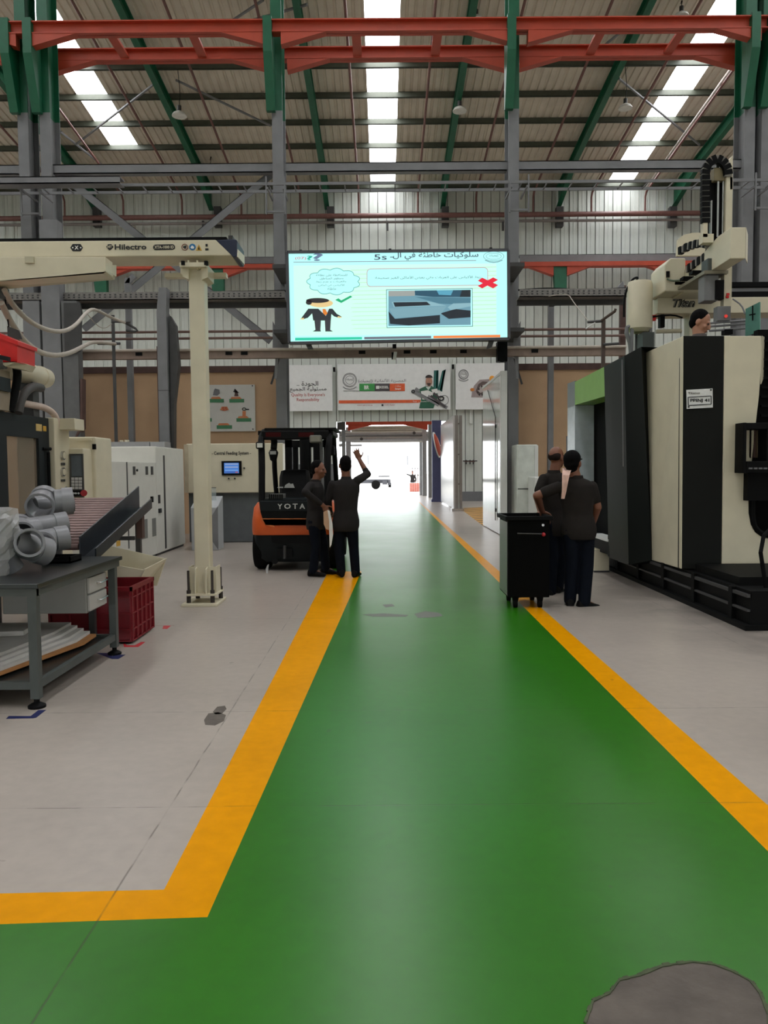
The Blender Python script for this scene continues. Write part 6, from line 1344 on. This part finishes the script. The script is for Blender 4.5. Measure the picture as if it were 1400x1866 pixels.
def person(label, J, f, hd, s=1.0, sleeve='long', skin=SKIN, shirt=SHIRT, hair='short', hands=None, voxel=.009, feet=None, tuck=0.0, lean=None):
    f = Vector(f).normalized(); r = f.cross(UP).normalized(); hd = Vector(hd).normalized()
    base = (J['aL']+J['aR'])/2; base.z = min(J['aL'].z, J['aR'].z)-.085*s
    t = thing('person', label, 'person', base, None)
    pel = (J['hL']+J['hR'])/2; nk = J['neck']
    def rings(k, lo=-.14, top=1.0, flare=1.0):
        prof = [(-.2, .150, .115), (-.08, .168, .125), (.05, .168, .122), (.28, .150, .110), (.5, .158, .115), (.72, .178, .120), (.86, .178, .108), (.95, .130, .085), (1.0, .068, .066)]
        out = []
        for q, w_, dd in prof:
            if q < lo: continue
            kk = k*(flare if q < .1 else 1); c = pel.lerp(nk, q)
            out.append([c+r*w_*s*kk*math.cos(a)+f*dd*s*kk*math.sin(a) for a in [2*PI*i/20 for i in range(20)]])
        return out
    H_ = J['head']; hf = hd; hs = hf.cross(UP).normalized(); hu = hs.cross(hf).normalized(); HR = Matrix((hs, hf, hu)).transposed()
    s0 = s; hp = lambda x, y, z: H_+(hs*x+hf*y+hu*z)*s0*1.1
    # --- one continuous body: trunk, neck, head, arms, hands, legs
    b = M(); b.loft(rings(.9))
    cap(b, nk-UP*.03*s, H_-hu*.05*s-hf*.01*s, .066*s, .062*s)
    b.ball(hp(0, -.012, .028), (.073*s*1.1, .092*s*1.1, .092*s*1.1), 18, 12, HR); b.ball(hp(0, .022, -.030), (.060*s*1.1, .068*s*1.1, .085*s*1.1), 18, 12, HR); b.ball(hp(0, .045, -.085), (.036*s*1.1, .036*s*1.1, .030*s*1.1), 12, 8, HR)
    b.ball(hp(0, .094, -.018), (.015*s*1.1, .02*s*1.1, .027*s*1.1), 10, 8, HR); b.ball(hp(0, .103, -.034), (.017*s*1.1, .015*s*1.1, .012*s*1.1), 10, 8, HR); b.ball(hp(0, .080, .018), (.05*s*1.1, .012*s*1.1, .012*s*1.1), 10, 8, HR)
    b.ball(hp(0, .082, -.066), (.026*s*1.1, .013*s*1.1, .011*s*1.1), 10, 8, HR)
    for q in (-1, 1): b.ball(hp(q*.076, -.006, -.008), (.011*s*1.1, .022*s*1.1, .034*s*1.1), 10, 8, HR); b.ball(hp(q*.042, .062, -.028), (.02*s*1.1, .02*s*1.1, .02*s*1.1), 10, 8, HR)
    for S in 'LR':
        cap(b, J['s'+S], J['e'+S], .052*s, .046*s); cap(b, J['e'+S], J['w'+S], .046*s, .032*s)
        fd = (J['w'+S]-J['e'+S]).normalized(); hn = (hands or {}).get(S, {})
        d_ = Vector(hn.get('d', fd)); n_ = Vector(hn.get('n', r*(1 if S == 'L' else -1))); 
        hand(b, J['w'+S], d_, n_, hn.get('thumb', 1 if S == 'L' else -1), s*1.12, hn.get('curl', .45), hn.get('spread', .12))
        cap(b, J['h'+S], J['k'+S], .075*s, .052*s); cap(b, J['k'+S], J['a'+S], .05*s, .036*s); cap(b, J['a'+S], J['a'+S]+Vector((feet or {}).get(S, f)).normalized()*.1*s-UP*.04*s, .035*s, .03*s)
    remesh(b, 'body', skin, t, voxel)
    # --- clothes
    c = M(); c.loft(rings(1.09, -.3 if not tuck else tuck, flare=1.06))
    for S in 'LR':
        q = 1.0 if sleeve == 'long' else .62
        e = J['s'+S].lerp(J['e'+S], q); cap(c, J['s'+S], e, .063*s, .064*s if sleeve != 'long' else .055*s)
        if sleeve == 'long': cap(c, J['e'+S], J['e'+S].lerp(J['w'+S], (hands or {}).get(S, {}).get('cuff', .82)), .055*s, .042*s)
    sh = remesh(c, 'shirt', shirt, t, voxel*1.3, 3)
    cl = M()
    for k in range(18):
        a0, a1 = 2*PI*k/18, 2*PI*(k+1)/18
        p = lambda a, z, g: nk+r*(.075*s*g)*math.cos(a)+f*(.075*s*g)*math.sin(a)+UP*z*s
        cl.prism([p(a0, -.03, 1.15), p(a1, -.03, 1.15), p(a1, .028, .95), p(a0, .028, .95)], (nk-p((a0+a1)/2, 0, 1)).normalized()*.008)
    cl.build('collar', shirt, sh)
    g = M()
    g.loft([[pel+UP*z*s+r*w_*s*math.cos(a)+f*dd*s*math.sin(a) for a in [2*PI*i/18 for i in range(18)]] for z, w_, dd in ((-.12, .13, .11), (-.05, .172, .128), (.03, .172, .128), (.1, .16, .12))])
    for S in 'LR': cap(g, J['h'+S]+UP*.0, J['k'+S], .098*s, .073*s); cap(g, J['k'+S], J['a'+S]+UP*.0*s, .073*s, .066*s)
    remesh(g, 'trousers', JEAN, t, voxel*1.3, 3)
    for S in 'LR':
        fd = Vector((feet or {}).get(S, f)).normalized(); sd = fd.cross(UP); a = J['a'+S]; z0 = a.z-.085*s
        sec = lambda y, w_, h0, h1: [a.xyz*Vector((1, 1, 0))+fd*y*s+sd*w_*s*math.cos(q)+UP*(z0+(h0+(h1-h0)*(.5+.5*math.sin(q)))*s*1.0) for q in [2*PI*i/14 for i in range(14)]]
        sec = lambda y, w_, h0, h1: [Vector((a.x, a.y, 0))+fd*y*s+sd*w_*s*math.cos(q)+UP*(z0+(h0+(h1-h0)*(.5+.5*math.sin(q)))*s) for q in [2*PI*i/14 for i in range(14)]]
        so = M().loft([sec(-.085, .025, .01, .07), sec(-.07, .042, 0, .105), sec(-.02, .046, 0, .115), sec(.05, .047, 0, .095), sec(.12, .05, 0, .065), sec(.17, .042, .0, .05), sec(.19, .02, .008, .035)]).build('shoe', SHOE, t, smooth=True)
    # --- head details
    for q in (-1, 1): M().ball(hp(q*.031, .084, .004), (.012*s*1.1, .007*s*1.1, .008*s*1.1), 10, 6, HR).build('eye', INK, t, smooth=True)
    M().ball(hp(0, .0955, -.066), (.022*s*1.1, .004*s*1.1, .004*s*1.1), 10, 6, HR).build('mouth', mat('dark_lips', (92, 52, 46), .5), t, smooth=True)
    if hair == 'short':
        h_ = M(); h_.ball(hp(0, -.026, .040), (.079*s*1.1, .092*s*1.1, .092*s*1.1), 18, 12, HR); h_.ball(hp(0, -.05, -.01), (.07*s*1.1, .06*s*1.1, .07*s*1.1), 14, 9, HR); remesh(h_, 'hair', HAIR, t, .008, 3)
    elif hair == 'cropped':
        h_ = M(); h_.ball(hp(0, -.036, .018), (.0775*s*1.1, .069*s*1.1, .062*s*1.1), 18, 12, HR); remesh(h_, 'hair', mat('shaved_hair', (40, 30, 27), .8, spec=.1), t, .008, 3)
    elif hair == 'cap':
        h_ = M(); h_.ball(hp(0, -.016, .045), (.083*s*1.1, .1*s*1.1, .086*s*1.1), 18, 12, HR); h_.ball(hp(0, -.04, .0), (.076*s*1.1, .07*s*1.1, .06*s*1.1), 14, 9, HR); h_.ball(hp(0, -.03, -.05), (.062*s, .05*s, .06*s), 14, 9, HR); remesh(h_, 'cap', mat('black_cap', (12, 11, 12), .85, spec=.08), t, .008, 3)
        M().loft([[hp(.072*math.cos(q)*k1, .05+.09*max(0, math.sin(q))*k1 if 0 else .06+.085*k1*math.sin(q), .045-.012*k1+z) for q in [PI*i/10 for i in range(11)]] for k1, z in ((.3, 0), (1, 0), (1, -.006), (.3, -.006))]).build('cap_peak', mat('black_cap', (12, 11, 12), .85, spec=.08), t)
    return t
# 1: young worker in profile holding a board
Y1 = 10.85
J1 = dict(head=W(581, 856, Y1), neck=W(575, 877, Y1), sR=W(566, 885, Y1-.13), sL=W(580, 884, Y1+.2), eR=W(556, 897, Y1-.32), wR=W(590, 922, Y1-.24), eL=W(586, 912, Y1+.24), wL=W(600, 930, Y1+.1),
          hR=W(572, 950, Y1-.09), hL=W(579, 950, Y1+.09), kR=W(576, 996, Y1-.1), kL=W(590, 994, Y1+.1), aR=W(571, 1040, Y1-.1), aL=W(594, 1036, Y1+.12))
person('young man in charcoal long-sleeved shirt standing in profile, holding a board behind forklift', J1, (1, -.12, 0), (1, -.35, -.05), .95, 'long', hands={'R': dict(d=(.5, .1, -.85), n=(0, 1, 0), curl=.8, thumb=1), 'L': dict(n=(0, -1, 0), curl=.8)})
t = thing('folded_board', 'tan and white folded board held upright by the young worker in profile', 'board', W(598, 1000, Y1-.22))
M().pxpoly([(589.5, 933), (597, 929.5), (600, 950), (600, 966), (594, 964), (590, 955)], Y1-.28, .03).build('tan_face', mat('tan_board', (196, 158, 128), .7), t); M().pxpoly([(597, 929.5), (601, 931), (606, 955), (607, 975), (604, 993), (601, 998), (600, 966), (600, 950)], Y1-.275, .03).build('white_face', SIGNW, t)
# 2: worker seen from behind, right arm raised
Y2 = 10.7
J2 = dict(head=W(629, 848, Y2), neck=W(631, 872, Y2), sL=W(606, 883, Y2), sR=W(651, 876, Y2), eR=W(670, 864, Y2+.16), wR=W(655, 837, Y2+.2), eL=W(598, 912, Y2+.02), wL=W(602, 940, Y2+.12),
          hL=W(620, 952, Y2), hR=W(641, 952, Y2), kL=W(618, 998, Y2), kR=W(645, 998, Y2+.02), aL=W(622, 1040, Y2-.02), aR=W(648, 1041, Y2+.0))
person('man seen from behind in charcoal shirt, raising his right hand toward the doorway', J2, (-.05, 1, 0), (-.25, 1, .05), .98, 'long', hands={'R': dict(d=(-.4, .05, 1), n=(.1, 1, 0), curl=.2, spread=.6, thumb=-1, cuff=.35), 'L': dict(curl=.6)}, feet={'L': (-.25, 1, 0), 'R': (.25, 1, 0)})
# 3: bald worker behind the trolley
Y3 = 9.15
J3 = dict(head=W(1015, 834, Y3), neck=W(1010, 861, Y3), sL=W(991, 873, Y3-.05), sR=W(1032, 873, Y3+.1), eL=W(979, 906, Y3-.1), wL=W(985, 932, Y3-.3), eR=W(1046, 905, Y3+.1), wR=W(1050, 935, Y3),
          hL=W(1002, 957, Y3-.02), hR=W(1020, 957, Y3+.05), kL=W(1006, 1015, Y3-.02), kR=W(1022, 1012, Y3+.05), aL=W(1004, 1077, Y3-.05), aR=W(1018, 1070, Y3+.1))
person('balding man in dark polo behind the trolley, partly hidden by the worker with towel', J3, (.45, .9, 0), (.75, .6, .05), 1.0, 'short', shirt=SHIRT2, hair='cropped', hands={'L': dict(d=(.2, -.75, -.55), n=(0, -.4, -1), curl=.35, thumb=-1)})
# 4: worker with black cap and towel, back to the camera
Y4 = 8.38
J4 = dict(head=W(1044, 844, Y4), neck=W(1050, 871, Y4), sL=W(1017, 888, Y4-.02), sR=W(1079, 887, Y4+.02), eL=W(979, 903, Y4+.0), wL=W(988, 931, Y4+.22), eR=W(1089, 924, Y4+.02), wR=W(1080, 956, Y4+.2),
          hL=W(1040, 964, Y4), hR=W(1068, 964, Y4+.02), kL=W(1042, 1026, Y4), kR=W(1070, 1028, Y4-.02), aL=W(1039, 1093, Y4), aR=W(1065, 1097, Y4-.08))
person('man in dark polo and black cap, back turned, pink towel over his shoulder', J4, (.12, 1, 0), (.55, .85, .1), 1.02, 'short', shirt=SHIRT2, hair='cap', hands={'L': dict(d=(.3, .25, -.6), n=(0, -.3, -1), curl=.4, thumb=-1), 'R': dict(curl=.7)}, feet={'L': (.05, -.0, 0) if 0 else (.2, 1, 0), 'R': (.95, .25, 0)})
tw = M(); random.seed(11)
tp = [(1032, 853, .06), (1031, 858, -.06), (1030, 866, -.15), (1029, 880, -.165), (1028, 895, -.17), (1026, 909, -.17)]
for k, (w0, dx) in enumerate(((7, 0), (5, 5), (4, 9))):
    rg_ = []
    for i, (x, y, dy) in enumerate(tp):
        ww = w0*(1-.11*i)*(1 if k == 0 else .8-.12*i); c = W(x+dx*(1-.15*i), y, Y4+dy-.01*k); h = max(.6, ww)/F*Y4
        rg_.append([c+Vector((h*math.cos(q)*(1+.12*random.uniform(-1, 1)), .014*math.sin(q), 0)) for q in [2*PI*j/10 for j in range(10)]])
    tw.loft(rg_)
tag(tw.build('towel', mat('pale_pink_towel', (214, 176, 162), .9, noise=.15, ns=20, bump=.4, bs=60), smooth=True), 'pale pink twisted towel hanging over the capped worker\'s left shoulder', 'towel')
# 5: worker up on the right machine
Y5 = 9.2
fz = lambda x, z, dy=0: Vector((W(x, 700, Y5).x, Y5+dy, z))
J5 = dict(head=W(1277, 588, Y5), neck=W(1275, 614, Y5), sR=W(1246, 630, Y5), sL=W(1312, 632, Y5), eR=fz(1240, 2.58, -.1), wR=fz(1254, 2.38, -.3), eL=fz(1322, 2.58, -.1), wL=fz(1310, 2.38, -.25),
          hR=fz(1262, 2.42), hL=fz(1292, 2.42), kR=fz(1262, 2.04), kL=fz(1292, 2.04), aR=fz(1261, 1.692), aL=fz(1293, 1.692))
person('dark-haired man working on top of the right machine, only head and shoulders visible', J5, (-.25, -1, 0), (.8, -.55, -.4), 1.08, 'long', skin=SKIN2, shirt=mat('grey_brown_shirt', (84, 76, 74), .85), hair='short')
# 6: tiny figure in the yard
Y6 = 54.5
xb_ = W(752, 880, Y6).x
v6 = lambda dx, z, dy=0: Vector((xb_+dx, Y6+dy, z))
J6 = dict(head=v6(0, 1.3), neck=v6(0, 1.14), sL=v6(.15, 1.08), sR=v6(-.15, 1.08), eL=v6(.24, .85), wL=v6(.24, .65), eR=v6(-.3, 1.14), wR=v6(-.46, 1.2), hL=v6(.08, .68), hR=v6(-.08, .68), kL=v6(.09, .38), kR=v6(-.09, .38), aL=v6(.1, .075), aR=v6(-.1, .075))
person('tiny distant figure with one arm out behind the brick barrier in the yard', J6, (0, -1, 0), (0, -1, 0), .85, 'long', voxel=.02)
